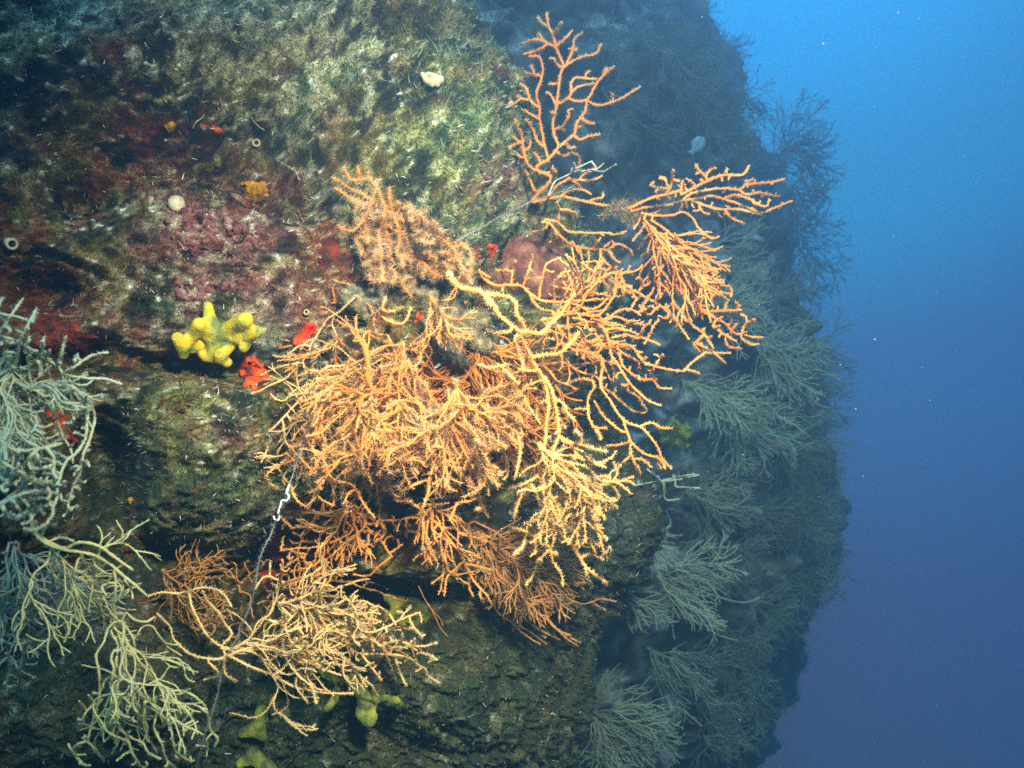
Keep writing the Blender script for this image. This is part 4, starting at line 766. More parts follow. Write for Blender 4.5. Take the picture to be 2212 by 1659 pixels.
# ------------------------------------------------------------------ sponges, crusts, shells, lines
def lump(name, caps, mat, voxel, label=None, cat=None, parent=None, noise=0.0, smooth_it=4):
    """a soft body grown from round lobes: caps = [(p0, r0, p1, r1)]"""
    bm = bmesh.new()
    for p0, r0, p1, r1 in caps:
        n = max(2, int((Vector(p1) - Vector(p0)).length / (min(r0, r1) * 0.3)) + 1)
        for q in range(n):
            t = q / (n - 1); c = Vector(p0).lerp(Vector(p1), t); r = r0 + (r1 - r0) * t
            mm = bmesh.ops.create_icosphere(bm, subdivisions=2, radius=r)
            for v in mm['verts']: v.co += c
    me = bpy.data.meshes.new(name + '_raw'); bm.to_mesh(me); bm.free()
    o = bpy.data.objects.new(name + '_raw', me); C.objects.link(o)
    m = o.modifiers.new('r', 'REMESH'); m.mode = 'VOXEL'; m.voxel_size = voxel
    m2 = o.modifiers.new('s', 'SMOOTH'); m2.factor = 0.5; m2.iterations = smooth_it
    dg = bpy.context.evaluated_depsgraph_get()
    me2 = bpy.data.meshes.new_from_object(o.evaluated_get(dg))
    bpy.data.objects.remove(o)
    co_ = np.zeros(len(me2.vertices) * 3, np.float32); me2.vertices.foreach_get('co', co_); co_ = co_.reshape(-1, 3)
    if noise:
        nr = np.zeros(len(me2.vertices) * 3, np.float32); me2.vertices.foreach_get('normal', nr); nr = nr.reshape(-1, 3)
        co_ = co_ + nr * (noise * (fbm(co_, 60, 3, 5)))[:, None]
        me2.vertices.foreach_set('co', co_.astype(np.float32).ravel())
    me2.name = name; me2.materials.clear(); me2.materials.append(mat)
    me2.polygons.foreach_set('use_smooth', np.ones(len(me2.polygons), bool)); me2.update()
    r = bpy.data.objects.new(name, me2); C.objects.link(r)
    if parent is not None: r.parent = parent
    return tag(r, label, cat)

M_yel = mat_noise('yellow_sponge', 55, [(0.36, (0.16, 0.19, 0.06)), (0.47, (0.40, 0.36, 0.04)), (0.56, (0.66, 0.43, 0.025)), (0.70, (0.80, 0.52, 0.035))], 0.75, detail=9, bump=0.9, bscale=420)
M_pore = make_mat('sponge_pore_dark', 0.95, lambda nt, b: noise_ramp(nt, b, 200, [(0.3, (0.02, 0.015, 0.004)), (0.7, (0.06, 0.045, 0.01))]))
M_olive = mat_noise('olive_yellow_sponge', 50, [(0.38, (0.05, 0.07, 0.025)), (0.50, (0.17, 0.18, 0.03)), (0.68, (0.40, 0.36, 0.04))], 0.8, detail=9, bump=0.9, bscale=350)
M_red = mat_noise('red_sponge', 60, [(0.35, (0.62, 0.030, 0.006)), (0.7, (0.85, 0.075, 0.010))], 0.6, bump=0.5, bscale=500)
M_dred = mat_noise('dark_red_sponge', 60, [(0.36, (0.04, 0.02, 0.012)), (0.5, (0.16, 0.018, 0.008)), (0.7, (0.34, 0.045, 0.014))], 0.8, detail=9, bump=0.9, bscale=400)
M_orn = mat_noise('orange_red_sponge', 60, [(0.34, (0.12, 0.02, 0.006)), (0.44, (0.60, 0.055, 0.005)), (0.58, (0.78, 0.11, 0.008)), (0.75, (0.80, 0.18, 0.02))], 0.7, detail=9, bump=0.9, bscale=400)
M_ygold = mat_noise('golden_sponge', 60, [(0.34, (0.26, 0.12, 0.02)), (0.48, (0.62, 0.26, 0.01)), (0.7, (0.78, 0.42, 0.02))], 0.75, detail=9, bump=0.9, bscale=400)
M_coral = mat_noise('pink_coralline', 85, [(0.32, (0.05, 0.035, 0.02)), (0.44, (0.22, 0.07, 0.07)), (0.56, (0.26, 0.10, 0.095)), (0.70, (0.42, 0.29, 0.24))], 0.85, detail=9, bump=1.0, bscale=350, bdist=0.004)
M_mauve = mat_noise('mauve_sponge', 45, [(0.34, (0.06, 0.035, 0.02)), (0.46, (0.19, 0.055, 0.04)), (0.58, (0.29, 0.11, 0.07)), (0.72, (0.42, 0.26, 0.15))], 0.75, bump=0.9, bscale=300, detail=9, bdist=0.004)
M_beige = mat_noise('beige_tunicate', 70, [(0.3, (0.40, 0.30, 0.18)), (0.7, (0.62, 0.52, 0.34))], 0.6)
M_white = mat_noise('white_shell', 90, [(0.3, (0.62, 0.58, 0.50)), (0.7, (0.86, 0.84, 0.78))], 0.5)
M_speck = mat_noise('drifting_speck', 90, [(0.3, (0.16, 0.19, 0.20)), (0.7, (0.30, 0.34, 0.35))], 0.8)
M_lump = mat_noise('grey_silted_turf', 120, [(0.3, (0.07, 0.055, 0.03)), (0.5, (0.19, 0.14, 0.07)), (0.72, (0.36, 0.31, 0.21))], 0.9, bump=0.8, bscale=350)

def pore(parent, at, nrm, r, mat_rim):
    """an osculum: raised rim with a dark throat, a part of its sponge"""
    q = Vector(nrm).to_track_quat('Z', 'Y'); bm = bmesh.new(); k = 18
    prof = [(1.5, -0.35), (1.35, 0.12), (1.1, 0.24), (0.9, 0.12), (0.75, -0.5), (0.3, -0.9)]
    rings = []
    for rr, zz in prof:
        rings.append([bm.verts.new(q @ Vector((math.cos(a) * rr * r, math.sin(a) * rr * r, zz * r)) + Vector(at)) for a in [2 * math.pi * i / k for i in range(k)]])
    for a, b in zip(rings, rings[1:]):
        for i in range(k): bm.faces.new((a[i], a[(i + 1) % k], b[(i + 1) % k], b[i]))
    bm.faces.new(rings[-1])
    me = bpy.data.meshes.new('pore'); bm.to_mesh(me); bm.free(); me.materials.append(mat_rim); me.materials.append(M_pore)
    for p in me.polygons:
        p.use_smooth = True
        if p.index >= 3 * k: p.material_index = 1
    o = bpy.data.objects.new('pore', me); C.objects.link(o); o.parent = parent
    return o

def lobed(reg, chains, dz, mat, voxel, label, cat='sponge', pores=(), name='sponge', noise=0.0015, off=0.0):
    """chains of 'x,y,r[,lift]' in a photo region, set against the rock behind them"""
    ox, oy, k = REG[reg]; caps = []; allp = []
    for ch in chains.split(';'):
        pts = []
        for t in ch.split():
            v = [float(a) for a in t.split(',')]; x, y = ox + v[0] * k, oy + v[1] * k
            pts.append((x, y, v[2] * k, v[3] if len(v) > 3 else 0.0))
        w = []
        for x, y, r, lift in pts:
            h_ = lobed.base - dz - lift; w.append((P(x, y, h_), r * K * h_ * (0.62 if mat is M_olive else 0.92 if mat is M_yel else 1.0)))
        for a, b in zip(w, w[1:]): caps.append((a[0], a[1], b[0], b[1]))
        if len(w) == 1: caps.append((w[0][0], w[0][1], w[0][0], w[0][1]))
        allp += w
    o = lump(name, caps, mat, voxel, label, cat, noise=noise)
    if cat == 'sponge': o['group'] = 'sponges on the near rock'
    bv = BVHTree.FromPolygons([v.co for v in o.data.vertices], [tuple(p.vertices) for p in o.data.polygons])
    for x, y, r in pores:
        X, Y = ox + x * k, oy + y * k; h_, n_ = hit(X, Y, (bv,))
        if h_ is not None: pore(o, h_ - n_ * 0.0004, n_, r * k * K * h_.y, mat)
    return o

lobed.base = hdepth(470, 740)
lobed('01', "1345,325,36,.02 1358,400,46,.02 1385,480,68,.015;1150,530,44,.03 1185,580,58,.02 1190,635,42,.01;1185,565,50,.02 1250,515,48,.015 1290,440,50,.03;1290,445,50,.03 1335,490,56,.01 1400,530,74,.01;1400,520,70,.01 1500,470,62,.02 1590,415,62,.04;1500,520,58,.015 1590,535,52,.02 1665,490,46,.035;1600,540,50,.02 1580,595,40,.02;1400,530,70,.01 1380,600,54,.005 1430,655,54,.015;1520,520,40,.01 1490,580,46,.01 1430,640,50,.02;1430,655,50,.01 1340,650,44,.005 1315,630,40,.005;1430,660,46,.01 1470,690,40,.01;1250,530,46,.01 1240,600,40,.0 1270,560,36,.0;1320,560,44,.0 1310,620,42,.0", 0.012, M_yel, 0.0018, 'bright yellow lobed sponge with finger knobs, above the orange red crust', noise=0.0007, pores=[(1598, 380, 11), (1678, 470, 9), (1146, 522, 11), (1350, 305, 10), (1428, 632, 12), (1308, 410, 9), (1385, 470, 6)])

lobed.base = hdepth(880, 1310)
lobed('12', "300,560,70 380,570,60 470,590,70 540,620,60;380,570,60 350,660,70 300,680,60;470,640,70 520,720,60 560,780,50;350,660,70 420,740,70 500,790,50;540,640,50 560,690,45", 0.03, M_olive, 0.004, 'olive yellow lobed sponge behind the tips of the pale orange fan', noise=0.004)
lobed.base = hdepth(790, 1500)
lobed('12', "60,1080,70 100,1140,70 150,1200,80 140,1310,80,.01 170,1370,60,.01;150,1200,80 220,1330,50,.01 215,1380,40,.01;150,1190,60 240,1210,60 300,1210,50 360,1220,60,.01;360,1220,60 380,1230,50", 0.03, M_olive, 0.004, 'yellow green lobed sponge with hanging knobs near the bottom', noise=0.004)
lobed.base = hdepth(560, 1560)
lobed('02', "1700,1300,80 1660,1400,90 1560,1440,60;1660,1380,80 1700,1460,60;1640,1560,80 1700,1640,90 1760,1660,60;1640,1560,80 1560,1640,60", 0.025, M_olive, 0.004, 'dim green lobed sponge at the bottom, partly behind pale strands', noise=0.004)
lobed.base = hdepth(700, 1490)
lobed('02', "2080,1000,60 2110,1050,60 2170,1080,50;2120,1280,50 2170,1220,50 2180,1160,50", 0.035, M_olive, 0.004, 'small yellow sponge bit under the end of the pale orange fan', noise=0.003)

def crust(name, poly, thick, mat, label, cat='sponge', bvs=None, step=2.0, wid=12, seed=3, sink=0.004, wav=0.35, scale=0.03, holes=0.25):
    """a thin growth spread over the rock, its outline ragged, its edge sunk into the surface"""
    poly = np.asarray(poly, float); lo, hi = poly.min(0) - 8, poly.max(0) + 8
    xs = np.arange(lo[0], hi[0], step); ys = np.arange(lo[1], hi[1], step); X, Y = np.meshgrid(xs, ys)
    pts = np.column_stack([X.ravel(), Y.ravel()]); ins = inpoly(pts, poly)
    d = np.full(len(pts), 1e9)
    for a, b in zip(poly, np.roll(poly, -1, 0)):
        ab = b - a; t = np.clip(((pts - a) @ ab) / (ab @ ab + 1e-9), 0, 1); d = np.minimum(d, np.linalg.norm(pts - (a + t[:, None] * ab), axis=1))
    d = np.where(ins, d, -d) + 9 * fbm(np.column_stack([pts * 0.07, np.full(len(pts), seed)]), 1, 3, seed + int(poly[0, 0]), 0.65)
    thick *= 0.75
    hgt = thick * np.sqrt(np.clip(d / wid, 0, 1)) - sink * sst(-d, -1.5, 5)
    hgt += 0.16 * thick * fbm(np.column_stack([pts * 0.22, np.full(len(pts), seed + 1.5)]), 1, 3, seed + 19, 0.7) * (d > 0)
    hgt += wav * thick * fbm(np.column_stack([pts * scale * 2.5, np.full(len(pts), seed + 5.5)]), 1, 3, seed + 9)* (d > 0)
    hgt -= 2.2 * thick * sst(fbm(np.column_stack([pts * 0.055, np.full(len(pts), seed + 2.5)]), 1, 4, seed + int(poly[0, 1]), 0.6), 0.5 - holes, 0.75 - holes)
    V = np.zeros((len(pts), 3)); ok = np.zeros(len(pts), bool)
    for i, (x, y) in enumerate(pts):
        h_, n_ = hit(x, y, bvs)
        if h_ is None: continue
        V[i] = np.array(h_) + np.array(n_ * 0.6 + Vector((0, -0.4, 0))) * hgt[i]; ok[i] = True
    F = grid_faces(len(ys), len(xs)); keep = ok[F].all(1) & (d[F].max(1) > -3)
    sp = V[F]; keep &= (sp[:, :, 1].max(1) - sp[:, :, 1].min(1)) < 0.05
    F = F[keep]; root = {}
    def top(a):
        while root.setdefault(a, a) != a: root[a] = root[root[a]]; a = root[a]
        return a
    for q in F.tolist():
        for b in q[1:]: root[top(b)] = top(q[0])
    cid = np.array([top(q) for q in F[:, 0].tolist()]); F = F[cid == np.bincount(cid).argmax()]
    used = np.unique(F); mp = np.full(len(pts), -1); mp[used] = np.arange(len(used))
    return tag(mesh_np(name, V[used], [mp[F]], mat), label, cat, 'sponges on the near rock' if cat == 'sponge' else None)

crust('sponge', [(505, 790), (520, 785), (530, 768), (548, 772), (562, 785), (572, 800), (575, 820), (560, 832), (545, 840), (528, 832), (515, 815), (500, 800)], 0.010, M_orn, 'orange red crust sponge just below the bright yellow sponge')
crust('sponge', [(668, 694), (678, 702), (677, 722), (665, 740), (650, 748), (634, 748), (632, 736), (648, 726), (660, 714)], 0.009, M_red, 'scarlet crescent shaped sponge right of the bright yellow sponge', step=2.5)
crust('sponge', [(638, 760), (650, 755), (656, 766), (645, 772)], 0.007, M_red, 'small scarlet sponge spot under the crescent one', step=2.5)
crust('sponge', [(522, 395), (545, 388), (570, 392), (582, 410), (578, 430), (560, 446), (545, 440), (530, 424)], 0.014, M_ygold, 'golden yellow sponge patch on the rock, upper left')
crust('sponge', [(356, 270), (372, 264), (378, 276), (362, 286)], 0.012, M_ygold, 'tiny golden sponge in the dark overhang, upper left', step=2.5, wid=6)
crust('sponge', [(460, 340), (475, 338), (478, 356), (470, 378), (460, 372), (463, 355)], 0.012, M_olive, 'yellow green sponge streak above the golden patch', step=2.5, wid=7)
crust('sponge', [(435, 272), (460, 268), (480, 280), (476, 292), (450, 290)], 0.008, M_orn, 'small orange sponge beside the tube worms in the overhang', step=2.5)
crust('sponge', [(1056, 530), (1072, 524), (1078, 540), (1066, 562), (1055, 578), (1050, 556)], 0.012, M_orn, 'vivid orange red sponge sliver against the mauve lump', step=2.5)
crust('sponge', [(1022, 536), (1036, 534), (1038, 548), (1024, 552)], 0.008, M_red, 'small red sponge dot left of the orange sliver', step=2.5)
crust('sponge', [(58, 690), (120, 684), (180, 700), (205, 725), (190, 770), (120, 760), (70, 740)], 0.006, M_dred, 'dull red crust sponge behind the pale fan at the left edge', step=3, holes=0.45)
crust('sponge', [(110, 892), (135, 890), (150, 915), (165, 955), (150, 960), (125, 935)], 0.014, M_orn, 'orange sponge strip seen through the pale left fan', step=3)
crust('sponge', [(70, 900), (100, 905), (105, 940), (80, 945)], 0.008, M_dred, 'dark red sponge spot left of the orange strip', step=3)
crust('sponge', [(265, 1185), (292, 1172), (300, 1182), (275, 1202)], 0.012, M_dred, 'red sponge bit in the crevice, lower left', step=3)
crust('sponge', [(575, 1170), (610, 1160), (640, 1175), (636, 1205), (600, 1215), (580, 1200)], 0.010, M_orn, 'orange sponge under the crooked tangle, lower left of centre', step=3)
crust('sponge', [(565, 1238), (600, 1232), (605, 1250), (570, 1256)], 0.008, M_orn, 'small orange sponge beside the fuzzy hanging line', step=3)
crust('sponge', [(282, 1150), (300, 1142), (318, 1152), (310, 1168), (288, 1166)], 0.008, M_dred, 'faded red sponge spot below the left mossy bulge', step=3)
crust('sponge', [(690, 520), (720, 512), (738, 540), (730, 570), (700, 585), (688, 555)], 0.004, M_dred, 'rust red crust sponge left of the matted orange fan', step=3)
crust('sponge', [(892, 672), (905, 668), (910, 690), (900, 706), (892, 695)], 0.010, M_orn, 'orange sponge scrap under the end of the matted fan', step=2.5)
crust('sponge', [(955, 752), (972, 748), (978, 768), (965, 785), (955, 772)], 0.008, M_orn, 'orange sponge scrap on the grey lump', step=2.5)
crust('coralline_alga', [(352, 470), (380, 452), (430, 450), (500, 458), (560, 500), (568, 530), (540, 560), (520, 575), (490, 570), (470, 545), (440, 540), (420, 548), (395, 542), (372, 520)], 0.008, M_coral, 'pink frilled coralline plates on the rock below the beige tunicate', 'coralline alga', wid=7, wav=0.9, scale=0.022, holes=0.5)
crust('coralline_alga', [(380, 610), (430, 598), (500, 600), (510, 625), (470, 635), (420, 650), (385, 645)], 0.006, M_coral, 'thin pink coralline crust above the bright yellow sponge', 'coralline alga', wid=7, wav=0.9, holes=0.5)
crust('coralline_alga', [(1040, 360), (1085, 350), (1105, 375), (1090, 400), (1050, 395)], 0.006, M_coral, 'pink coralline patch near the right edge of the rock', 'coralline alga', wid=8, holes=0.5)
lobed.base = hdepth(1130, 570)
lobed('d', "1098,545,30 1150,555,34 1200,585,38;1100,590,34 1150,610,36 1210,620,32;1230,600,26 1250,625,20;1085,560,24 1092,600,24;1120,530,20 1160,540,20", 0.0, M_mauve, 0.004, 'mauve lump sponge behind the bare branches at the rock\'s right side', noise=0.012)
lobed.base = hdepth(940, 690) + 0.01
def turf_lump(chains, dz, label, nb, lo=0.004, hi=0.012, cc1=(0.55, 0.50, 0.38), reg='d', vox=0.004, depth=None):
    if depth is not None: lobed.base = depth
    o = lobed(reg, chains, dz, M_lump, vox, label, 'turf clump', name='turf_clump', noise=0.016)
    me = o.data; n = len(me.vertices); co_ = np.zeros(n * 3, np.float32); me.vertices.foreach_get('co', co_); nr = np.zeros(n * 3, np.float32); me.vertices.foreach_get('normal', nr)
    co_ = co_.reshape(-1, 3); nr = nr.reshape(-1, 3); q = rng.choice(n, nb)
    c = np.array(cc1) * (0.15 + 0.85 * rng.random((nb, 1)) ** 2) * (0.9 + 0.2 * rng.random((nb, 3)))
    b = blades('fuzz', co_[q], nr[q], lo + (hi - lo) * rng.random(nb) ** 2, np.full(nb, 0.00045), c, np.array((0.1, 0, 0.1)), M_turf, wild=0.7, curl=0.5)
    b.parent = o; b['kind'] = 'stuff'
    return o
turf_lump("885,625,14 930,648,18 990,675,18 1040,695,14;925,670,20 985,710,23 1040,742,19;965,745,18 1000,780,16", 0.004, 'grey silted lump of turf in the centre that the fans sprout around', 20000, 0.001, 0.0055, (0.50, 0.42, 0.28))
turf_lump("910,905,22 950,915,26 990,925,22", 0.0, 'small grey fuzzy turf clump caught in the fans, low centre', 4000, 0.001, 0.006, depth=1.05)
turf_lump("1315,458,7 1345,455,11 1362,478,9;1335,440,7 1375,440,8;1350,455,9 1385,470,7;1300,470,6 1320,455,7", 0.0, 'brown fuzzy turf clump at the fork of the right hand orange fan', 3500, 0.002, 0.010, (0.48, 0.36, 0.18), depth=1.27)
turf_lump("760,640,26 790,655,26 820,640,20", 0.0, 'bluish grey silt lump at the foot of the pale arching fan', 4000, 0.001, 0.004, cc1=(0.45, 0.5, 0.52), depth=hdepth(790, 650) - 0.02)
turf_lump("1215,470,25 1180,485,25 1150,495,20", 0.01, 'olive turf clump under the grey line on the rock edge', 4000, cc1=(0.42, 0.33, 0.08), depth=hdepth(1150, 480))

lobed.base = hdepth(382, 441)
lobed('d', "381,440,19 384,444,17", 0.012, M_beige, 0.0012, 'round beige tunicate ball above the pink plates', 'tunicate', name='tunicate', noise=0.0008)
lobed.base = hdepth(283, 1083)
lobed('d', "282,1080,7 285,1086,6", 0.004, M_ygold, 0.0008, 'tiny yellow ball sponge on the lower left rock', noise=0.0004)
lobed.base = hdepth(490, 1132)
lobed('d', "486,1130,8 494,1134,7", 0.004, M_beige, 0.0009, 'small tan tunicate ball above the dark crevice', 'tunicate', name='tunicate', noise=0.0004)
lobed.base = hdepth(936, 170)
lobed('d', "912,160,5,.01 920,172,6,.012 934,180,9,.012 950,172,9,.012;925,160,5,.01 940,165,6,.01 950,172,8,.01;930,176,8,.01 945,182,7,.01", 0.006, M_beige, 0.001, 'cream fluted shell cluster on the mossy top bulge', 'shell', name='shell_cluster', noise=0.002)
lobed.base = hdepth(905, 588)
lobed('d', "900,585,5 908,590,7 914,600,6", 0.02, M_white, 0.0008, 'bright white shell chip under the matted orange fan', 'shell', name='shell', noise=0.002)
lobed.base = hdepth(945, 792)
lobed('d', "941,794,3.4 949,788,3.4", 0.05, M_white, 0.0007, 'small white shell chip on the grey central lump', 'shell', name='shell', noise=0.0006)

def torus(name, px, py, R, r, tilt, label, mat, cat='tube worm', off=0.006):
    h_, n_ = hit(px, py); bm = bmesh.new(); k, m = 22, 10
    q = (n_ + Vector(tilt)).to_track_quat('Z', 'Y'); c = h_ + n_ * off; s_ = K * h_.y
    prof = [(R + r * math.cos(a), r * math.sin(a)) for a in [2 * math.pi * j / m for j in range(m)]] 
    rings = [[bm.verts.new(q @ Vector((math.cos(t) * x * s_, math.sin(t) * x * s_, z * s_)) + c) for x, z in prof] for t in [2 * math.pi * i / k for i in range(k)]]
    for i in range(k):
        for j in range(m): bm.faces.new((rings[i][j], rings[(i + 1) % k][j], rings[(i + 1) % k][(j + 1) % m], rings[i][(j + 1) % m]))
    tb = [[bm.verts.new(q @ Vector((math.cos(t) * R * f_ * s_, math.sin(t) * R * f_ * s_, z * s_)) + c) for t in [2 * math.pi * i / k for i in range(k)]] for f_, z in ((1, 0), (1.05, -R), (1.1, -2.2 * R))]
    for a, b in zip(tb, tb[1:]):
        for i in range(k): bm.faces.new((a[i], a[(i + 1) % k], b[(i + 1) % k], b[i]))
    me = bpy.data.meshes.new(name); bm.to_mesh(me); bm.free(); me.materials.append(mat)
    for p in me.polygons: p.use_smooth = True
    o = bpy.data.objects.new(name, me); C.objects.link(o); return tag(o, label, cat)
torus('tube_worm', 28, 522, 10, 3, (0.5, 0, .3), 'pale ring shaped worm tube mouth at the far left edge', M_beige)
torus('tube_worm', 556, 305, 7, 2.6, (0.4, 0, .5), 'yellowish worm tube ring in the dark overhang', M_beige)
torus('tube_worm', 666, 673, 5, 1.6, (0, 0, .3), 'small pale worm tube ring above the scarlet crescent', M_beige)

def thread(name, reg, s, label, cat, r, mat, per_m, plen, d=None, lift=0.01, tipd=0.0):
    tr = T(reg, s); f = Fan(d or (lambda x, y: hdepth(x, y) - lift), 77, step=4, wob=0.8, tipd=tipd)
    f.trace(tr, 1.0, 0.9, link=1)
    v, fc = f.mesh(r, 5); o = tag(mesh_np(name, v, fc, mat), label, cat)
    if per_m:
        pv, pf = f.polyps(r, per_m, plen, 0.12); q = mesh_np('fuzz', pv, pf, mat, o, smooth=False); q['kind'] = 'stuff'
    return o
thread('worm_tube', '00', "1630,760 1650,790 1680,820 1715,845", 'thin curved tan worm tube in the dark overhang, right one', 'tube worm', 0.0014, M_beige, 0, 0)
thread('worm_tube', '00', "1250,830 1270,790 1300,770 1325,745", 'thin tan worm tube left of the curved one in the overhang', 'tube worm', 0.0014, M_beige, 0, 0)
thread('worm_tube', '00', "1425,630 1435,670 1442,705", 'straight tan worm tube hanging at the top of the overhang', 'tube worm', 0.0013, M_beige, 0, 0)
thread('worm_tube', '00', "1820,1050 1870,1080 1920,1115 1935,1165", 'fine looped thread tube beside the golden patch', 'tube worm', 0.0009, M_beige, 0, 0)
thread('fishing_line', 'd', "985,522 1010,507 1040,492 1080,470 1120,450 1160,432 1200,420 1240,402", 'taut grey fuzzy line stretched from the matted fan to the upright fan', 'fishing line', 0.0009, M_line2, 2200, 0.0028, plane(1.17, 985, 522, 0.5, 0), tipd=0.0)
thread('fishing_line', 'd', "682,880 672,915 660,945 645,985 640,1000 628,1040 618,1075 600,1115 588,1150 562,1210 548,1290 515,1370 482,1440 472,1500 445,1580 425,1659 415,1710", 'overgrown grey line hanging down the lower left, fuzzy all along', 'fishing line', 0.0008, M_line, 1500, 0.0030, plane(0.99, 640, 1000, 0.1, -0.14), tipd=0.008)
thread('fishing_line', '12', "560,590 590,640 620,700 650,760 690,805;500,480 540,560 580,620 640,690 660,740", 'loose thin brown thread trailing below the hanging forks', 'fishing line', 0.0009, M_brown, 0, 0, plane(1.12, 900, 1250, 0, 0))
thread('fishing_hook', 'C', "305,280 285,340 275,360 300,380 300,410 270,440 240,430 225,480 205,540 212,590 195,615 165,605 160,580", 'white crusted hook hanging on the overgrown grey line', 'hook', 0.0022, M_white, 0, 0, plane(0.975, 600, 1090, 0, 0))

# ------------------------------------------------------------------ crinoids on the cliff, fish, drifting specks
def crinoid(px, py, R, d, label, seed):
    f = Fan(plane(d, px, py, 0, 0), seed, step=3, wob=0.4, tipd=0.04); r_ = random.Random(seed); ls = []
    for i in range(16):
        a = i / 16 * 6.283 + r_.uniform(-.2, .2); L = R * r_.uniform(.65, 1.1); b = a + r_.uniform(-.7, .7)
        ls.append(np.array([(px, py), (px + .5 * L * math.cos(a), py + .5 * L * math.sin(a)), (px + .5 * L * math.cos(a) + .5 * L * math.cos(b), py + .5 * L * math.sin(a) + .5 * L * math.sin(b))]))
    f.trace(ls, 1, .6, link=1)
    return f.build(label, 0.0035, (M_greenfan, M_greenfan), 500, 0.012, name='crinoid', cat='crinoid', root=(px, py), bvs=(bv_mid, bv_far), k=5, wid=0.15)
crinoid(1645, 1085, 32, 3.3, 'yellow green feather star on the cliff right of centre', 301)
crinoid(1460, 935, 36, 2.3, 'dim green feather star behind the yellow branches', 302)
crinoid(1690, 1330, 30, 4.6, 'blurred green feather star low on the cliff edge', 303)
crinoid(1620, 1450, 34, 3.7, 'blurred green feather star near the lower right cliff', 304)
crinoid(1600, 335, 32, 3.7, 'green feather star on the cliff, left of the lattice fan', 305)
crinoid(1650, 1160, 24, 3.5, 'small green feather star below the yellow green one', 306)

M_fish = mat_noise('pale_blue_fish', 40, [(0.3, (0.40, 0.52, 0.78)), (0.7, (0.60, 0.72, 0.92))], 0.4)
M_eye = mat_noise('fish_eye', 300, [(0.3, (0.01, 0.01, 0.012)), (0.7, (0.02, 0.02, 0.025))], 0.2)
def fish():
    d = 2.75; px, py = 1508, 312; L = 50 * K * d
    root = empty('fish', P(px, py, d)); tag(root, 'small pale blue fish hovering by the dark cliff, upper right', 'fish')
    root.rotation_euler = (0, -math.radians(52), math.radians(12))
    n, k = 26, 18; V = []; 
    for i in range(n):
        t = i / (n - 1); x = (0.5 - t) * L * 0.8
        h = L * 0.25 * (math.sin(math.pi * min(1, t * 0.93 + 0.02) ** 0.75) ** 0.8) + L * 0.03; w = h * 0.36 * (1 - 0.4 * t)
        for j in range(k):
            a = 2 * math.pi * j / k; V.append((x, w * math.sin(a), h * math.cos(a)))
    i_ = np.arange(n * k).reshape(n, k)
    F = np.stack([i_[:-1], np.roll(i_[:-1], -1, 1), np.roll(i_[1:], -1, 1), i_[1:]], -1).reshape(-1, 4)
    mesh_np('body', V, [F, i_[0][None, ::-1], i_[-1][None]], M_fish, root)
    def fin(nm, pts, th=0.02):
        a = np.array(pts, float) * L; m = len(a); v = []
        for s_ in (-1, 1):
            for x, z in a: v.append((x, s_ * th * L * 0.35, z))
        q = np.arange(m); sd = np.stack([q, (q + 1) % m, (q + 1) % m + m, q + m], -1)
        return mesh_np(nm, v, [sd, q[None, ::-1].copy(), (q + m)[None].copy()], M_fish, root, smooth=False)
    fin('tail_fin', [(-0.34, 0.05), (-0.44, 0.12), (-0.62, 0.22), (-0.55, 0.05), (-0.52, 0), (-0.55, -0.05), (-0.62, -0.2), (-0.44, -0.1), (-0.34, -0.05)])
    fin('dorsal_fin', [(0.2, 0.2), (0.1, 0.3), (-0.1, 0.32), (-0.26, 0.26), (-0.22, 0.12), (0.0, 0.2)])
    fin('anal_fin', [(0.05, -0.2), (-0.08, -0.32), (-0.26, -0.24), (-0.2, -0.12)])
    for s_ in (-1, 1):
        bm = bmesh.new(); mm = bmesh.ops.create_uvsphere(bm, u_segments=12, v_segments=8, radius=L * 0.035)
        for v in bm.verts: v.co.y *= 0.5; v.co += Vector((L * 0.27, s_ * L * 0.055, L * 0.05))
        me = bpy.data.meshes.new('eye'); bm.to_mesh(me); bm.free(); me.materials.append(M_eye); o = bpy.data.objects.new('eye', me); C.objects.link(o); o.parent = root
fish()

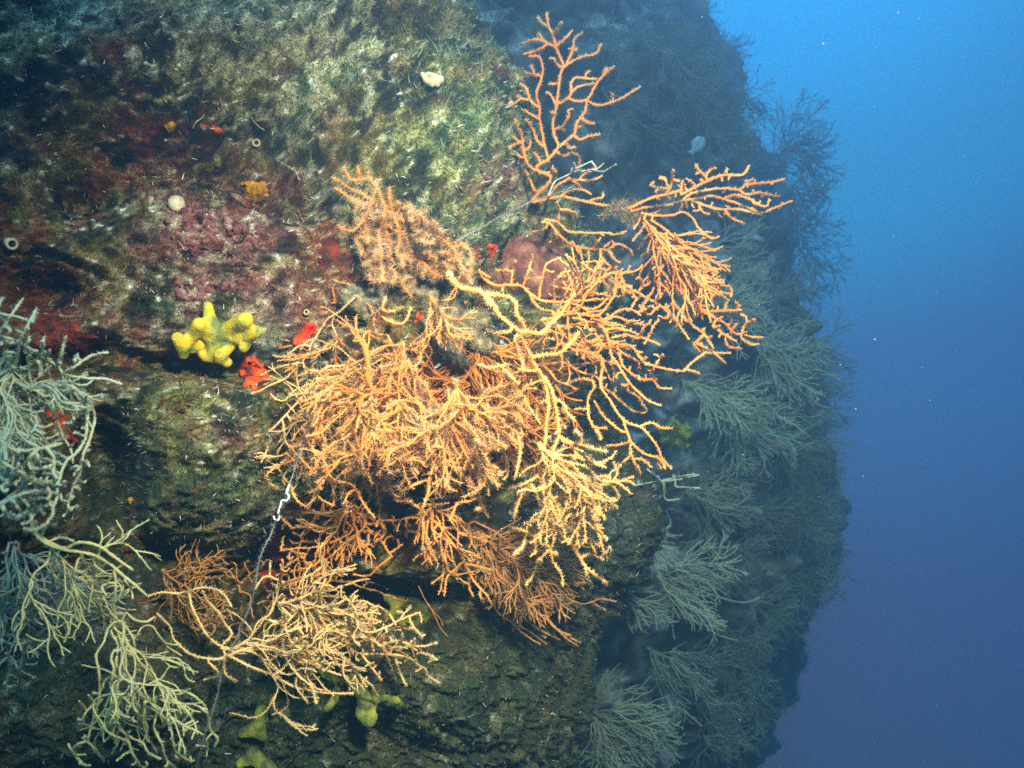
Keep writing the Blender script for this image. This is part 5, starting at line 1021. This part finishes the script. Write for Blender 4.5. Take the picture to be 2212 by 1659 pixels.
# marine snow: drifting specks in the water
N = 620; pxx = np.where(rng.random(N) < 0.7, 1500 + 712 * rng.random(N), 2212 * rng.random(N)); pyy = 1659 * rng.random(N) ** 1.3; dd = 1.0 + 2.6 * rng.random(N)
cen = Pv(pxx, pyy, dd); sz = 0.0004 + 0.0006 * rng.random(N) ** 3; big = [(1778, 95, .9, .0028), (1940, 27, .9, .0022), (1890, 733, .9, .0022), (1815, 788, 1.2, .0028), (1848, 884, 1.2, .0028), (2080, 125, .9, .0014), (1985, 40, .9, .0013)]
cen = np.vstack([cen] + [P(a, b, c)[None] for a, b, c, _ in big]); sz = np.r_[sz, [b[3] * 0.42 for b in big]]
bm = bmesh.new(); bmesh.ops.create_icosphere(bm, subdivisions=1, radius=1); iv = np.array([v.co[:] for v in bm.verts]); iff = np.array([[v.index for v in f.verts] for f in bm.faces]); bm.free()
stv = np.ones((len(cen), 3)); ax = rng.random(len(cen)) < 0.5; stv[ax] = (1.6, 1, 0.8)
V = (iv[None] * (1 + 0.35 * rng.normal(size=(len(cen), len(iv), 1))) * sz[:, None, None] * stv[:, None]); sh = V.copy(); V[..., 2] -= 0.7 * V[..., 0] * ax[:, None]; V = V + cen[:, None]
F = (np.arange(len(cen))[:, None, None] * len(iv) + iff[None]).reshape(-1, 3)
tag(mesh_np('marine_snow', V.reshape(-1, 3), [F], M_speck), 'tiny pale specks drifting in the blue water', 'marine snow', kind='stuff')

# ------------------------------------------------------------------ the water's own haze
def _haze(nt, b):
    nt.nodes.remove(b); v = nt.nodes.new('ShaderNodeVolumePrincipled')
    v.inputs['Color'].default_value = (0.20, 0.41, 0.70, 1); v.inputs['Density'].default_value = 0.33; v.inputs['Anisotropy'].default_value = 0.6
    v.inputs['Absorption Color'].default_value = (0.05, 0.34, 0.62, 1)
    nt.links.new(v.outputs[0], [n for n in nt.nodes if n.type == 'OUTPUT_MATERIAL'][0].inputs['Volume'])
M_haze = make_mat('sea_water_haze', 0.5, _haze)
bx = np.array([(-6, -2.5, -4.4), (6, -2.5, -4.4), (6, 7.6, -4.4), (-6, 7.6, -4.4), (-6, -2.5, 3.45), (6, -2.5, 3.45), (6, 7.6, 3.45), (-6, 7.6, 3.45)], float)
hz = mesh_np('haze', bx, [np.array([(0, 3, 2, 1), (4, 5, 6, 7), (0, 1, 5, 4), (1, 2, 6, 5), (2, 3, 7, 6), (3, 0, 4, 7)])], M_haze, smooth=False)
tag(hz, 'blue sea water haze that veils the far cliff', 'haze', kind='stuff')
